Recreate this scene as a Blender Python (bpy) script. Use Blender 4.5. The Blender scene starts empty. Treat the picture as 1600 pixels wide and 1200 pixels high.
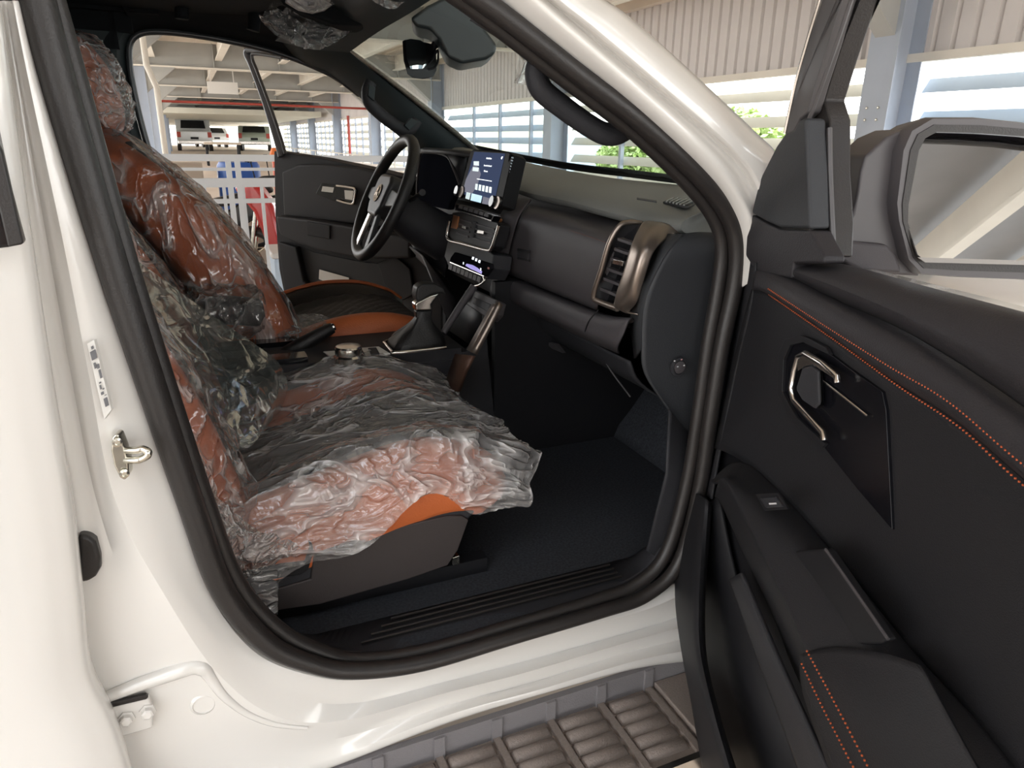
import bpy, bmesh, math, random
from mathutils import Vector, Matrix, noise
R = math.radians
random.seed(4)
S = bpy.context.scene
C = S.collection

# ------------------------------------------------------------------ camera
FPX = 1110.0
PITCH, ROLL, AZ = R(18.8), R(1.0), R(24)
CAM = Vector((0, -.9, 1.38))
fw = Vector((math.sin(AZ)*math.cos(PITCH), math.cos(AZ)*math.cos(PITCH), -math.sin(PITCH)))
r0 = Vector((math.cos(AZ), -math.sin(AZ), 0)); u0 = r0.cross(fw)
rt = r0*math.cos(ROLL) + u0*math.sin(ROLL); up = rt.cross(fw)
cd = bpy.data.cameras.new('camera'); cam = bpy.data.objects.new('camera', cd); C.objects.link(cam)
cd.sensor_fit = 'HORIZONTAL'; cd.sensor_width = 36; cd.lens = 36*FPX/1600; cd.clip_start = .02; cd.clip_end = 500
m3 = Matrix((rt, up, -fw)).transposed(); cam.matrix_world = Matrix.Translation(CAM) @ m3.to_4x4()
S.camera = cam

# ------------------------------------------------------------------ light
w = bpy.data.worlds.new('overcast_sky'); S.world = w; w.use_nodes = True
nt = w.node_tree; bg = nt.nodes['Background']
bg.inputs['Strength'].default_value = 3.4
tc = nt.nodes.new('ShaderNodeTexCoord'); sx = nt.nodes.new('ShaderNodeSeparateXYZ'); cr = nt.nodes.new('ShaderNodeValToRGB')
nt.links.new(tc.outputs['Generated'], sx.inputs[0]); nt.links.new(sx.outputs['Z'], cr.inputs[0]); nt.links.new(cr.outputs[0], bg.inputs['Color'])
cr.color_ramp.elements[0].color = (.95, .93, .90, 1); cr.color_ramp.elements[1].color = (.86, .93, 1.0, 1); cr.color_ramp.elements[1].position = .5
S.view_settings.view_transform = 'Standard'; S.view_settings.look = 'None'; S.view_settings.gamma = 1
S.view_settings.use_curve_mapping = False; S.view_settings.exposure = .65

# ------------------------------------------------------------------ pixel -> place helpers
def ray(px, py):
    d = fw*FPX + rt*(px-800) - up*(py-600); return d.normalized()
def at(px, py, X=None, Y=None, Z=None):
    d = ray(px, py)
    if X is not None: t = (X-CAM.x)/d.x
    elif Y is not None: t = (Y-CAM.y)/d.y
    else: t = (Z-CAM.z)/d.z
    return CAM + d*t
class Plane:
    def __init__(s, o, u, v, n): s.o, s.u, s.v, s.n = Vector(o), Vector(u), Vector(v), Vector(n)
    def px(s, x, y, w=0):
        d = ray(x, y); t = ((s.o + s.n*w - CAM).dot(s.n))/d.dot(s.n); return CAM + d*t
def crom(pts, n=6, closed=False):
    P = [Vector(p) for p in pts]; out = []; L = len(P)
    for i in range(L if closed else L-1):
        a = P[(i-1) % L] if closed or i > 0 else P[0]; b = P[i]; c = P[(i+1) % L]; d = P[(i+2) % L] if closed or i+2 < L else P[-1]
        for k in range(n):
            t = k/n
            out.append(.5*((2*b)+(c-a)*t+(2*a-5*b+4*c-d)*t*t+(3*b-a-3*c+d)*t**3))
    if not closed: out.append(P[-1].copy())
    return out
def resample(P, n):
    L = [0]
    for a, b in zip(P, P[1:]): L.append(L[-1]+(b-a).length)
    out = []; j = 0
    for i in range(n):
        s = L[-1]*i/(n-1)
        while j < len(P)-2 and L[j+1] < s: j += 1
        t = (s-L[j])/max(1e-9, L[j+1]-L[j]); out.append(P[j].lerp(P[j+1], min(1, max(0, t))))
    return out

# ------------------------------------------------------------------ materials
MATS = {}
def mat(name, col, rough=.5, metal=0, coat=0, bump=0, bscale=200, var=0, vscale=8, spec=.5, emit=None, es=1, alpha=None, bd=.002):
    if name in MATS: return MATS[name]
    m = bpy.data.materials.new(name); m.use_nodes = True; t = m.node_tree; b = t.nodes['Principled BSDF']
    b.inputs['Base Color'].default_value = (*col, 1); b.inputs['Roughness'].default_value = rough; b.inputs['Metallic'].default_value = metal
    b.inputs['Coat Weight'].default_value = coat; b.inputs['Coat Roughness'].default_value = .05; b.inputs['Specular IOR Level'].default_value = spec
    co = t.nodes.new('ShaderNodeTexCoord')
    if var:
        n = t.nodes.new('ShaderNodeTexNoise'); n.inputs['Scale'].default_value = vscale; n.inputs['Detail'].default_value = 4
        t.links.new(co.outputs['Object'], n.inputs['Vector'])
        r = t.nodes.new('ShaderNodeValToRGB'); r.color_ramp.elements[0].position = .3; r.color_ramp.elements[1].position = .7
        r.color_ramp.elements[0].color = (*[max(0, c*(1-var)) for c in col], 1); r.color_ramp.elements[1].color = (*[min(1, c*(1+var)) for c in col], 1)
        t.links.new(n.outputs[0], r.inputs[0]); t.links.new(r.outputs[0], b.inputs['Base Color'])
    if bump:
        n = t.nodes.new('ShaderNodeTexNoise'); n.inputs['Scale'].default_value = bscale; n.inputs['Detail'].default_value = 3
        t.links.new(co.outputs['Object'], n.inputs['Vector'])
        bp = t.nodes.new('ShaderNodeBump'); bp.inputs['Strength'].default_value = bump; bp.inputs['Distance'].default_value = bd
        t.links.new(n.outputs[0], bp.inputs['Height']); t.links.new(bp.outputs[0], b.inputs['Normal'])
    if emit: b.inputs['Emission Color'].default_value = (*emit, 1); b.inputs['Emission Strength'].default_value = es
    MATS[name] = m; return m
PAINT = mat('white_paint', (.80, .775, .735), .22, coat=1)
RUBBER = mat('black_rubber', (.022, .019, .018), .42, bump=.2, bscale=400)
TRIM = mat('charcoal_trim', (.032, .032, .036), .55, spec=.25, bump=.25, bscale=700)
TRIMW = mat('soft_charcoal', (.068, .062, .066), .5, spec=.25, bump=.25, bscale=700)
DECK = mat('grey_dash_grain_glare', (.19, .195, .185), .5, bump=.25, bscale=600)  # windscreen glare on the dash top is put into this lighter grey
BLACK = mat('deep_black', (.014, .014, .016), .5, spec=.25)
GLOSS = mat('piano_black', (.006, .006, .008), .06)
CARPET = mat('black_carpet_hazed', (.045, .048, .056), .95, spec=.25, bump=.8, bscale=900, var=.3, vscale=200)  # tone lifted towards blue to hold the haze over the dark footwell
HEAD = mat('dark_headliner', (.012, .014, .016), .85, spec=.25, bump=.3, bscale=800)
PILLAR = mat('pillar_fabric', (.035, .045, .048), .6, spec=.25, bump=.3, bscale=900)
ORANGE = mat('orange_leather', (.60, .15, .045), .42, bump=.35, bscale=260, var=.12, vscale=9)
BLEATH = mat('black_leather', (.018, .017, .017), .45, bump=.4, bscale=300)
CHROME = mat('satin_chrome', (.75, .72, .68), .18, 1)
BRONZE = mat('bronze_trim', (.30, .25, .215), .33, .85)
COPPER = mat('copper_trim', (.45, .19, .08), .3, .8)
STEEL = mat('zinc_steel', (.72, .70, .62), .22, 1, var=.15, vscale=60)
ORTH = mat('orange_thread', (.50, .10, .03), .7)
STEP = mat('grained_step_plastic', (.26, .215, .19), .42, bump=.6, bscale=420, var=.1, vscale=300)
STEPG = mat('grey_step_plastic', (.22, .205, .21), .5, bump=.5, bscale=420)
STEELP = mat('painted_blue_steel', (.42, .47, .55), .5, var=.06, vscale=2)
BEAMM = mat('grey_girder_paint', (.40, .40, .38), .6, var=.08, vscale=1.5)
CREAM = mat('cream_flange_paint', (.8, .75, .66), .6, var=.06, vscale=1.5)
CORR = mat('corrugated_grey', (.70, .66, .64), .5, var=.08, vscale=1.2)
LOUV = mat('cream_louvre', (.70, .68, .58), .55, var=.05, vscale=2)
LOUVB = mat('blue_louvre', (.50, .60, .70), .55, var=.05, vscale=2)
ROOFM = mat('roof_sheet', (.74, .65, .55), .6, var=.12, vscale=1.0)
ROOFG = mat('shaded_roof_sheet', (.26, .26, .27), .6, var=.12, vscale=1.0)  # roof sheet again, with the dimmer light at the rear painted in as grey
CONC = mat('tan_concrete', (.60, .50, .41), .65, var=.12, vscale=1.2, bump=.2, bscale=30)
RAIL = mat('white_rail_paint', (.66, .68, .70), .4)
REDP = mat('red_pipe_paint', (.45, .07, .05), .45)
WHITE = mat('white_plastic', (.78, .76, .72), .4)
LEAF = mat('leaf_green', (.50, .62, .26), .6, var=.3, vscale=3)
BARK = mat('bark_brown', (.14, .10, .07), .9, bump=.5, bscale=30)

def glassmat(name, tint=(.9, .96, .95), fac=.12, rough=0.02):
    m = bpy.data.materials.new(name); m.use_nodes = True; t = m.node_tree
    for n in list(t.nodes): t.nodes.remove(n)
    o = t.nodes.new('ShaderNodeOutputMaterial'); mx = t.nodes.new('ShaderNodeMixShader'); tr = t.nodes.new('ShaderNodeBsdfTransparent'); g = t.nodes.new('ShaderNodeBsdfGlossy')
    f = t.nodes.new('ShaderNodeFresnel'); f.inputs[0].default_value = 1.45
    a = t.nodes.new('ShaderNodeMath'); a.operation = 'MULTIPLY'; a.inputs[1].default_value = fac*8
    tr.inputs[0].default_value = (*tint, 1); g.inputs['Roughness'].default_value = rough
    t.links.new(f.outputs[0], a.inputs[0]); t.links.new(a.outputs[0], mx.inputs[0]); t.links.new(tr.outputs[0], mx.inputs[1]); t.links.new(g.outputs[0], mx.inputs[2]); t.links.new(mx.outputs[0], o.inputs[0])
    return m
GLASS = glassmat('windscreen_glass', (.88, .96, .95), .035)
DGLASS = glassmat('side_glass', (.95, .97, .97), .06)

def filmmat(name, veil=.22, wr=1.0, scale=9, col=(.85, .82, .80), stretch=(1, 1, 1), gain=.38):
    """thin crinkled polyethylene: mostly clear, a faint white veil, sharp glints on the creases"""
    m = bpy.data.materials.new(name); m.use_nodes = True; t = m.node_tree
    for n in list(t.nodes): t.nodes.remove(n)
    N = t.nodes.new; L = t.links.new
    o = N('ShaderNodeOutputMaterial'); co = N('ShaderNodeTexCoord'); mp = N('ShaderNodeMapping'); mp.inputs['Scale'].default_value = stretch
    L(co.outputs['Object'], mp.inputs[0])
    n0 = N('ShaderNodeTexNoise'); n0.inputs['Scale'].default_value = 5; n0.inputs['Detail'].default_value = 2; L(mp.outputs[0], n0.inputs['Vector'])
    ad = N('ShaderNodeVectorMath'); ad.operation = 'MULTIPLY_ADD'; ad.inputs[1].default_value = (.16, .16, .16); L(n0.outputs['Color'], ad.inputs[0]); L(mp.outputs[0], ad.inputs[2])
    def ridge(sc, pw):
        q = N('ShaderNodeTexNoise'); q.inputs['Scale'].default_value = sc; q.inputs['Detail'].default_value = 1.5; L(ad.outputs[0], q.inputs['Vector'])
        def mth(op, a, b=None, c=None):
            z = N('ShaderNodeMath'); z.operation = op; L(a, z.inputs[0])
            if b is not None: z.inputs[1].default_value = b
            if c is not None: z.inputs[2].default_value = c
            return z.outputs[0]
        v = mth('SUBTRACT', q.outputs['Fac'], .5); v = mth('ABSOLUTE', v); v = mth('MULTIPLY_ADD', v, -3.2, 1.0); v = mth('MAXIMUM', v, 0); return mth('POWER', v, pw)
    r1, r2 = ridge(scale, 7), ridge(scale*2.7, 6)
    sm2 = N('ShaderNodeMath'); sm2.operation = 'MULTIPLY_ADD'; sm2.inputs[1].default_value = .45; L(r2, sm2.inputs[0]); L(r1, sm2.inputs[2])
    bp = N('ShaderNodeBump'); bp.inputs['Strength'].default_value = wr; bp.inputs['Distance'].default_value = .008; L(sm2.outputs[0], bp.inputs['Height'])
    tr = N('ShaderNodeBsdfTransparent'); tr.inputs[0].default_value = (.95, .94, .93, 1)
    df = N('ShaderNodeBsdfDiffuse'); df.inputs[0].default_value = (*col, 1); L(bp.outputs[0], df.inputs['Normal'])
    gl = N('ShaderNodeBsdfGlossy'); gl.inputs['Roughness'].default_value = .12; L(bp.outputs[0], gl.inputs['Normal'])
    lw = N('ShaderNodeLayerWeight'); lw.inputs[0].default_value = .35; L(bp.outputs[0], lw.inputs['Normal'])
    rp = N('ShaderNodeValToRGB'); rp.color_ramp.elements[0].position = .35; rp.color_ramp.elements[1].position = 1.3 if False else 1.0
    rp.color_ramp.elements[0].color = (veil, veil, veil, 1); rp.color_ramp.elements[1].color = (min(1, veil+gain),)*3+(1,)
    L(sm2.outputs[0], rp.inputs[0])
    m1 = N('ShaderNodeMixShader'); L(rp.outputs[0], m1.inputs[0]); L(tr.outputs[0], m1.inputs[1]); L(df.outputs[0], m1.inputs[2])
    f2 = N('ShaderNodeMath'); f2.operation = 'MULTIPLY_ADD'; f2.inputs[1].default_value = .55; f2.inputs[2].default_value = .07; L(lw.outputs['Fresnel'], f2.inputs[0])
    m2 = N('ShaderNodeMixShader'); L(f2.outputs[0], m2.inputs[0]); L(m1.outputs[0], m2.inputs[1]); L(gl.outputs[0], m2.inputs[2]); L(m2.outputs[0], o.inputs[0])
    return m
FILM = filmmat('clear_film', .10, 1.0, 11)
FILMV = filmmat('clear_film_dense', .18, 1.0, 14)
FILMT = filmmat('taut_film', .06, .9, 10, stretch=(1, 1, .45))

# ------------------------------------------------------------------ object helpers
WL = {}
def link(o, parent, loc):
    C.objects.link(o); WL[o.name] = Vector(loc)
    if parent is not None:
        o.parent = parent; o.location = Vector(loc)-WL[parent.name]
    else: o.location = loc
    return o
def meta(o, label=None, cat=None, group=None, kind=None):
    if label: o['label'] = label
    if cat: o['category'] = cat
    if group: o['group'] = group
    if kind: o['kind'] = kind
    return o
def empty(name, loc, label=None, cat=None, group=None, parent=None):
    o = bpy.data.objects.new(name, None); o.empty_display_size = .1
    return meta(link(o, parent, loc), label, cat, group)
def mk(name, V, F, m, parent=None, smooth=True, bevel=0, solid=0, sub=0, label=None, seg=2, ang=35, off=0):
    V = [Vector(v) for v in V]
    c = sum(V, Vector())/len(V)
    me = bpy.data.meshes.new(name); me.from_pydata([v-c for v in V], [], F)
    bm = bmesh.new(); bm.from_mesh(me); bmesh.ops.remove_doubles(bm, verts=bm.verts, dist=1e-6)
    if not solid: bmesh.ops.recalc_face_normals(bm, faces=bm.faces)
    bm.to_mesh(me); bm.free()
    if isinstance(m, (list, tuple)):
        for q in m: me.materials.append(q)
    else: me.materials.append(m)
    if smooth:
        for p in me.polygons: p.use_smooth = True
        try: me.set_sharp_from_angle(angle=R(ang))
        except Exception: pass
    o = bpy.data.objects.new(name, me); link(o, parent, c)
    if solid:
        s = o.modifiers.new('thickness', 'SOLIDIFY'); s.thickness = solid; s.offset = off
    if bevel:
        b = o.modifiers.new('bevel', 'BEVEL'); b.width = bevel; b.segments = seg; b.limit_method = 'ANGLE'; b.angle_limit = R(30)
        if smooth:
            for p in me.polygons: p.use_smooth = True
            b.harden_normals = True
    if sub:
        b = o.modifiers.new('sub', 'SUBSURF'); b.levels = sub; b.render_levels = sub
    if label: o['label'] = label
    return o
def prism(name, pts, vec, m, parent=None, bevel=.002, **k):
    """solid: outline pts (3-D) pushed along vec"""
    P = [Vector(p) for p in pts]; n = len(P); v = Vector(vec)
    V = P+[p+v for p in P]
    F = [list(range(n)), list(range(2*n-1, n-1, -1))]+[[i, i+n, (i+1) % n+n, (i+1) % n] for i in range(n)]
    return mk(name, V, F, m, parent, bevel=bevel, **k)
def box(name, c, s, m, parent=None, rot=0, bevel=.002, axes=None, **k):
    c = Vector(c); hx, hy, hz = [q/2 for q in s]
    if axes: a, b, d = [Vector(q) for q in axes]
    else: a, b, d = Vector((math.cos(rot), math.sin(rot), 0)), Vector((-math.sin(rot), math.cos(rot), 0)), Vector((0, 0, 1))
    return prism(name, [c-a*hx-b*hy-d*hz, c+a*hx-b*hy-d*hz, c+a*hx+b*hy-d*hz, c-a*hx+b*hy-d*hz], d*2*hz, m, parent, bevel, **k)
def boxes(name, lst, m, parent=None, **k):
    """several boxes (lo, hi) as ONE mesh"""
    V = []; F = []
    for lo, hi in lst:
        b = len(V)
        for z in (lo[2], hi[2]): V += [(lo[0], lo[1], z), (hi[0], lo[1], z), (hi[0], hi[1], z), (lo[0], hi[1], z)]
        F += [[b+q for q in f] for f in ((0, 3, 2, 1), (4, 5, 6, 7), (0, 1, 5, 4), (1, 2, 6, 5), (2, 3, 7, 6), (3, 0, 4, 7))]
    return mk(name, V, F, m, parent, smooth=False, **k)
def tube(name, pts, r, m, parent=None, ns=10, smooth_path=True, n=5, closed=False, flat=1, upv=(0, 0, 1), **k):
    P = crom(pts, n, closed) if smooth_path else [Vector(p) for p in pts]
    L = len(P); rr = r if isinstance(r, (list, tuple)) else [r]
    def rad(i):
        t = i/max(1, L-1)*(len(rr)-1); a = int(t); b = min(a+1, len(rr)-1); return rr[a]*(1-(t-a))+rr[b]*(t-a)
    V = []; F = []; U = Vector(upv)
    for i in range(L):
        if closed: T = P[(i+1) % L]-P[i-1]
        else: T = P[min(i+1, L-1)]-P[max(i-1, 0)]
        T.normalize()
        A = U-T*U.dot(T)
        if A.length < 1e-3: A = Vector((1, 0, 0))-T*T.x
        A.normalize(); B = T.cross(A); U = A if not k.get('fixed') else U
        for j in range(ns):
            a = 2*math.pi*j/ns; V.append(P[i]+A*math.cos(a)*rad(i)*flat+B*math.sin(a)*rad(i))
    k.pop('fixed', None)
    for i in range(L if closed else L-1):
        for j in range(ns):
            a = i*ns+j; b = i*ns+(j+1) % ns; c = ((i+1) % L)*ns+(j+1) % ns; d = ((i+1) % L)*ns+j; F.append([a, b, c, d])
    if not closed: F += [list(range(ns))[::-1], list(range((L-1)*ns, L*ns))]
    return mk(name, V, F, m, parent, ang=50, **k)
def grid(name, rows, m, parent=None, solid=.004, cu=False, cv=False, n=4, **k):
    """surface through rows of points, optionally smoothed both ways"""
    G = [[Vector(p) for p in r] for r in rows]
    if cu: G = [crom(r, n) for r in G]
    if cv:
        T = [crom(list(c), n) for c in zip(*G)]; G = [list(r) for r in zip(*T)]
    V = [p for r in G for p in r]; nu = len(G[0]); F = []
    for i in range(len(G)-1):
        for j in range(nu-1): F.append([i*nu+j, i*nu+j+1, (i+1)*nu+j+1, (i+1)*nu+j])
    return mk(name, V, F, m, parent, solid=solid, **k)
def lathe(name, o, axis, prof, m, parent=None, ns=24, **k):
    ax = Vector(axis).normalized(); a = ax.orthogonal().normalized(); b = ax.cross(a); V = []; F = []
    for r, h in prof:
        for j in range(ns):
            t = 2*math.pi*j/ns; V.append(Vector(o)+ax*h+(a*math.cos(t)+b*math.sin(t))*r)
    for i in range(len(prof)-1):
        for j in range(ns): F.append([i*ns+j, i*ns+(j+1) % ns, (i+1)*ns+(j+1) % ns, (i+1)*ns+j])
    F += [list(range(ns))[::-1], list(range((len(prof)-1)*ns, len(prof)*ns))]
    return mk(name, V, F, m, parent, ang=30, **k)
def text(name, s, o, ux, uy, size, m, parent=None, ext=.0003, label=None):
    c = bpy.data.curves.new(name, 'FONT'); c.body = s; c.size = size; c.extrude = ext; c.align_x = 'CENTER'; c.align_y = 'CENTER'; c.resolution_u = 2
    t = bpy.data.objects.new('tmp', c); C.objects.link(t); dg = bpy.context.evaluated_depsgraph_get(); dg.update()
    me = bpy.data.meshes.new_from_object(t.evaluated_get(dg)); bpy.data.objects.remove(t); bpy.data.curves.remove(c)
    x = Vector(ux).normalized(); y = (Vector(uy)-x*Vector(uy).dot(x)).normalized(); z = x.cross(y)
    for v in me.vertices: v.co = x*v.co.x+y*v.co.y+z*v.co.z
    me.materials.clear(); me.materials.append(m); me.name = name
    ob = bpy.data.objects.new(name, me); link(ob, parent, o)
    if label: ob['label'] = label
    return ob
def PX(l, **k): return [at(x, y, **k) for x, y in l]
def clone(o, parent=None, loc=None, rz=None):
    c = o.copy(); C.objects.link(c); c.parent = parent
    if loc is not None: c.location = loc
    if rz is not None: c.rotation_euler.z = rz
    for ch in o.children: clone(ch, c)
    return c
# ================================================================== THE SETTING: open sided parking hall
def struct(o, label=None):
    o['kind'] = 'structure'
    if label: o['label'] = label
    return o
WX = 6.0
struct(boxes('floor', [((-14, -12, -.2), (WX+.4, 16, 0))], CONC), 'tan concrete floor of the parking hall')
ramp = prism('floor_ramp', [(-4, 14, -.02), (WX, 14, -.02), (WX, 20, .62), (-4, 20, .62)], (0, 0, -.2), CONC, bevel=0); struct(ramp, 'floor sloping up at the back of the hall')
struct(boxes('floor_deck', [((-9, 20, .4), (WX, 75, .62))], CONC), 'raised tan parking deck behind the railing')
ceil_ = boxes('ceiling', [((-11, -1.8, 3.3), (WX+.3, 0, 3.36)), ((-11, 0, 3.3), (WX+.3, 7, 3.36)), ((-3.2, 7, 3.3), (WX+.3, 75, 3.36))], ROOFM); struct(ceil_, 'beige sheet roof of the hall')  # open gap behind on the left is invented, to let sky light in
struct(boxes('ceiling_rear', [((-1.2, -22, 3.3), (WX+.3, -2.3, 3.36)), ((-11, -22, 3.3), (-1.2, -5.5, 3.36))], ROOFG), 'sheet roof behind the photographer, its shade painted in as grey')
# roof sheet ribs
boxes('roof_rib', [((-3.1+.45*k-.03, -2.2, 3.26), (-3.1+.45*k+.03, 60, 3.3)) for k in range(20)], ROOFM, ceil_)['kind'] = 'stuff'
GY = [-15.5, -9, -2.5, 4, 10.5, 17, 23.5, 30, 36.5, 43]
for i, gy in enumerate(GY):
    g = empty('trim_%d' % (i+1), (2.6, gy, 2.75)); g['kind'] = 'structure'; g['label'] = 'grey roof girder with cream flange spanning the hall'
    boxes('girder_web', [((-3, gy-.012, 2.78), (WX-.1, gy+.012, 3.26))], BEAMM, g)
    boxes('bottom_flange', [((-3, gy-.11, 2.75), (WX-.1, gy+.11, 2.78))], CREAM, g)
    for k in range(6):
        x = -1.9+k*1.35
        boxes('stiffener', [((x-.01, gy-.1, 2.78), (x+.01, gy+.1, 3.26))], BEAMM, g)
    # haunch at the inner column and at the wall column
    for cx, sgn in ((-.72, 1), (WX-.15, -1)):
        prism('haunch', [(cx+sgn*.16, gy-.1, 2.75), (cx+sgn*.75, gy-.1, 2.75), (cx+sgn*.16, gy-.1, 2.25)], (0, .2, 0), BEAMM, g, bevel=0)
n = len(GY)
for j, x in enumerate((-.4, .9, 2.2, 3.5, 4.8)):
    t = boxes('trim_%d' % (n+1+j), [((x-.008, -22, 2.95), (x+.008, 60, 3.25)), ((x-.07, -22, 2.93), (x+.07, 60, 2.955))], CREAM); struct(t, 'cream purlin running along the hall roof')
n += 5
def column(i, x, y, m, wd=.3, z0=0, z1=3.2, bolts=False):
    c = empty('trim_%d' % i, (x, y, z0)); c['kind'] = 'structure'; c['label'] = 'blue grey steel column of the hall'
    boxes('column_web', [((x-.012, y-wd/2, z0), (x+.012, y+wd/2, z1))] if wd > .35 else [((x-wd/2, y-.01, z0), (x+wd/2, y+.01, z1))], m, c)
    boxes('column_flange', [((x-wd/2-.012, y-wd/2, z0), (x-wd/2, y+wd/2, z1))], m, c)
    boxes('column_flange', [((x+wd/2, y-wd/2, z0), (x+wd/2+.012, y+wd/2, z1))], m, c)
    if bolts:
        for z in (1.62, 1.72):
            for yy in (-.06, .06):
                lathe('bolt', (x-wd/2-.012, y+yy, z), (-1, 0, 0), [(.012, 0), (.012, .012), (.008, .014)], STEEL, c, ns=6)
    return c
k = n+1
for gy in GY[3:]:
    column(k, WX-.2, gy, STEELP, .3, bolts=(gy < 8)); k += 1
for gy in GY[4:]:
    column(k, -.72, gy, STEELP, .3, z0=0 if gy < 15 else .6); k += 1
# ---- right wall: cladding above, louvres below
wr = empty('wall_right', (WX, 4, 0)); wr['kind'] = 'structure'; wr['label'] = 'corrugated grey cladding over horizontal sun louvres'
def clad(y0, y1):
    V = [(WX, y0, 2.17), (WX, y0+.02, 2.17), (WX-.035, y0+.04, 2.17), (WX-.035, y1-.012, 2.17), (WX, y1, 2.17)]
    V += [(a, b, 3.3) for a, b, c in V]
    return V, [[i, i+1, i+6, i+5] for i in range(4)]
p0 = None
y = -2.0; cnt = 0
while y < 20:
    if p0 is None:
        V, F = clad(0, .18); me = bpy.data.meshes.new('cladding_strip'); me.from_pydata([Vector(v)-Vector((WX, 0, 2.17)) for v in V], [], F); me.materials.append(CORR); p0 = me
    o = bpy.data.objects.new('cladding_strip', p0); link(o, wr, (WX, y, 2.17)); y += .18; cnt += 1
V = []; F = []
while y < 55:
    v, f = clad(y, y+.18); b = len(V); V += v; F += [[q+b for q in ff] for ff in f]; y += .18
s = mk('cladding_far', V, F, CORR, wr, smooth=False); s['kind'] = 'stuff'
boxes('sill_rail', [((WX-.06, -3, 2.10), (WX+.02, 55, 2.17))], CREAM, wr)
boxes('wall_girt', [((WX-.14, -3, 3.13), (WX-.02, 55, 3.3))], ROOFM, wr)
ROWS = [2.02, 1.93-.02, 1.64, 1.41, 1.14, .88, .62, .36, .12]
def blade(y0, y1, z, m, h=.12):
    prism('louvre_blade', [(WX+.02, y0, z-h/2), (WX+.10, y0, z+h/2), (WX+.108, y0, z+h/2), (WX+.028, y0, z-h/2)], (0, y1-y0, 0), m, wr, bevel=0, smooth=False)
bays = [(-3, 3.85), (4.15, 10.35), (10.65, 16.85), (17.15, 23.35), (23.65, 30), (30.2, 36.4), (36.6, 50)]
for bi, (a, b) in enumerate(bays):
    for z in ROWS[1:]:
        blade(a, b, z, LOUVB if bi in (0, 2) and z > 1 else LOUV)
for y in [2.6, 7.2, 8.7, 11.9, 13.4, 14.9] + [17.5+1.1*q for q in range(28)]:
    boxes('stud', [((WX-.03, y-.03, 0), (WX+.03, y+.03, 2.12))], STEELP, wr)
struct(boxes('wall_shade_left', [((-6.2, .5, 0), (-6, 9, 3.3))], BEAMM), 'plain grey wall added out of view to shade the driver door')  # added unseen wall that keeps sky light off the driver door
# left low wall and soffit at the far end
struct(boxes('wall_back', [((-9, 74, .6), (-4, 74.3, 2.2))], WHITE), 'pale end wall of the deck')
sof = boxes('ceiling_soffit', [((-6, 33, 2.28), (WX-.3, 72, 2.5))], LOUV); struct(sof, 'low pale soffit at the far end of the hall')
# ---- pipes
def top(o, label, cat, group=None):
    return meta(o, label, cat, group)
top(tube('fire_pipe', [(-.6, 24, .62), (-.6, 24, 2.3), (-.5, 24, 2.36), (2.5, 24, 2.36), (WX-.2, 24, 2.34)], .035, REDP, smooth_path=False), 'long red fire pipe running across under the far girders', 'pipe')
top(tube('fire_pipe', [(WX-.35, 27, .62), (WX-.35, 27, 2.2)], .05, REDP, smooth_path=False), 'short upright red pipe beside the louvred wall', 'pipe')
top(tube('downpipe', [(-.30, 9.6, 3.1), (-.30, 9.6, 2.2), (-.22, 9.6, 1.95), (-.22, 9.6, 0)], .036, CREAM, smooth_path=False), 'cream downpipe beside the near inner column', 'pipe')
top(boxes('hanging_panel', [((.72, 19.9, 2.42), (1.45, 19.94, 2.7)), ((.8, 19.91, 2.7), (.82, 19.93, 3.3)), ((1.35, 19.91, 2.7), (1.37, 19.93, 3.3))], WHITE), 'small white panel hanging under the girders', 'sign')
for yy in (1.0, -1.5, -4.5):
    top(lathe('ceiling_lamp', (1.3, yy, 3.26), (0, 0, -1), [(.13, 0), (.14, .03), (.10, .06), (.03, .07)], WHITE), 'round white lamp under the hall roof, %s' % {1.0: 'above the truck', -1.5: 'beside the truck', -4.5: 'nearest the open side'}[yy], 'lamp', 'round lamps under the hall roof')
top(tube('fire_pipe', [(-3, -2.2, 3.1), (WX-.2, -2.2, 3.1)], .03, REDP, smooth_path=False), 'red pipe under the roof behind the photographer, seen in the door mirror', 'pipe')
# ---- railing (white) seen through the driver's doorway
def railing(name, Y, x0, x1, z, label, post, bars):
    g = empty(name, ((x0+x1)/2, Y, 0), label, 'railing')
    for zz, hh in z: boxes('rail', [((x0, Y-.02, zz-hh/2), (x1, Y+.02, zz+hh/2))], RAIL, g)
    for x in bars: boxes('bar', [((x-.011, Y-.011, .1), (x+.011, Y+.011, z[2][0]))], RAIL, g)
    for x in post: boxes('post', [((x-.018, Y-.018, 0), (x+.018, Y+.018, z[0][0]))], RAIL, g)
    return g
railing('safety_railing', 4.6, -1.2, 2.6, [(1.245, .045), (1.17, .02), (1.08, .06), (.955, .03)], 'white steel safety railing with upright bars beyond the driver door', (-.55, .27, .33, 1.6), [-.9+.125*q for q in range(26)])
railing('balustrade', 5.4, 2.6, 2.62, [(1.0, .05)], 'end post of the white railing', (2.6,), []) if False else None
g = empty('balustrade', (WX-.5, 20, .3), 'long grey green handrail running beside the louvred wall', 'railing')
for zz in (.86, .55): boxes('rail', [((WX-.52, 6, zz-.02), (WX-.48, 50, zz+.02))], CREAM, g)
for q in range(30): boxes('post', [((WX-.515, 6+1.4*q-.015, .0), (WX-.485, 6+1.4*q+.015, .86))], CREAM, g)
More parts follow.
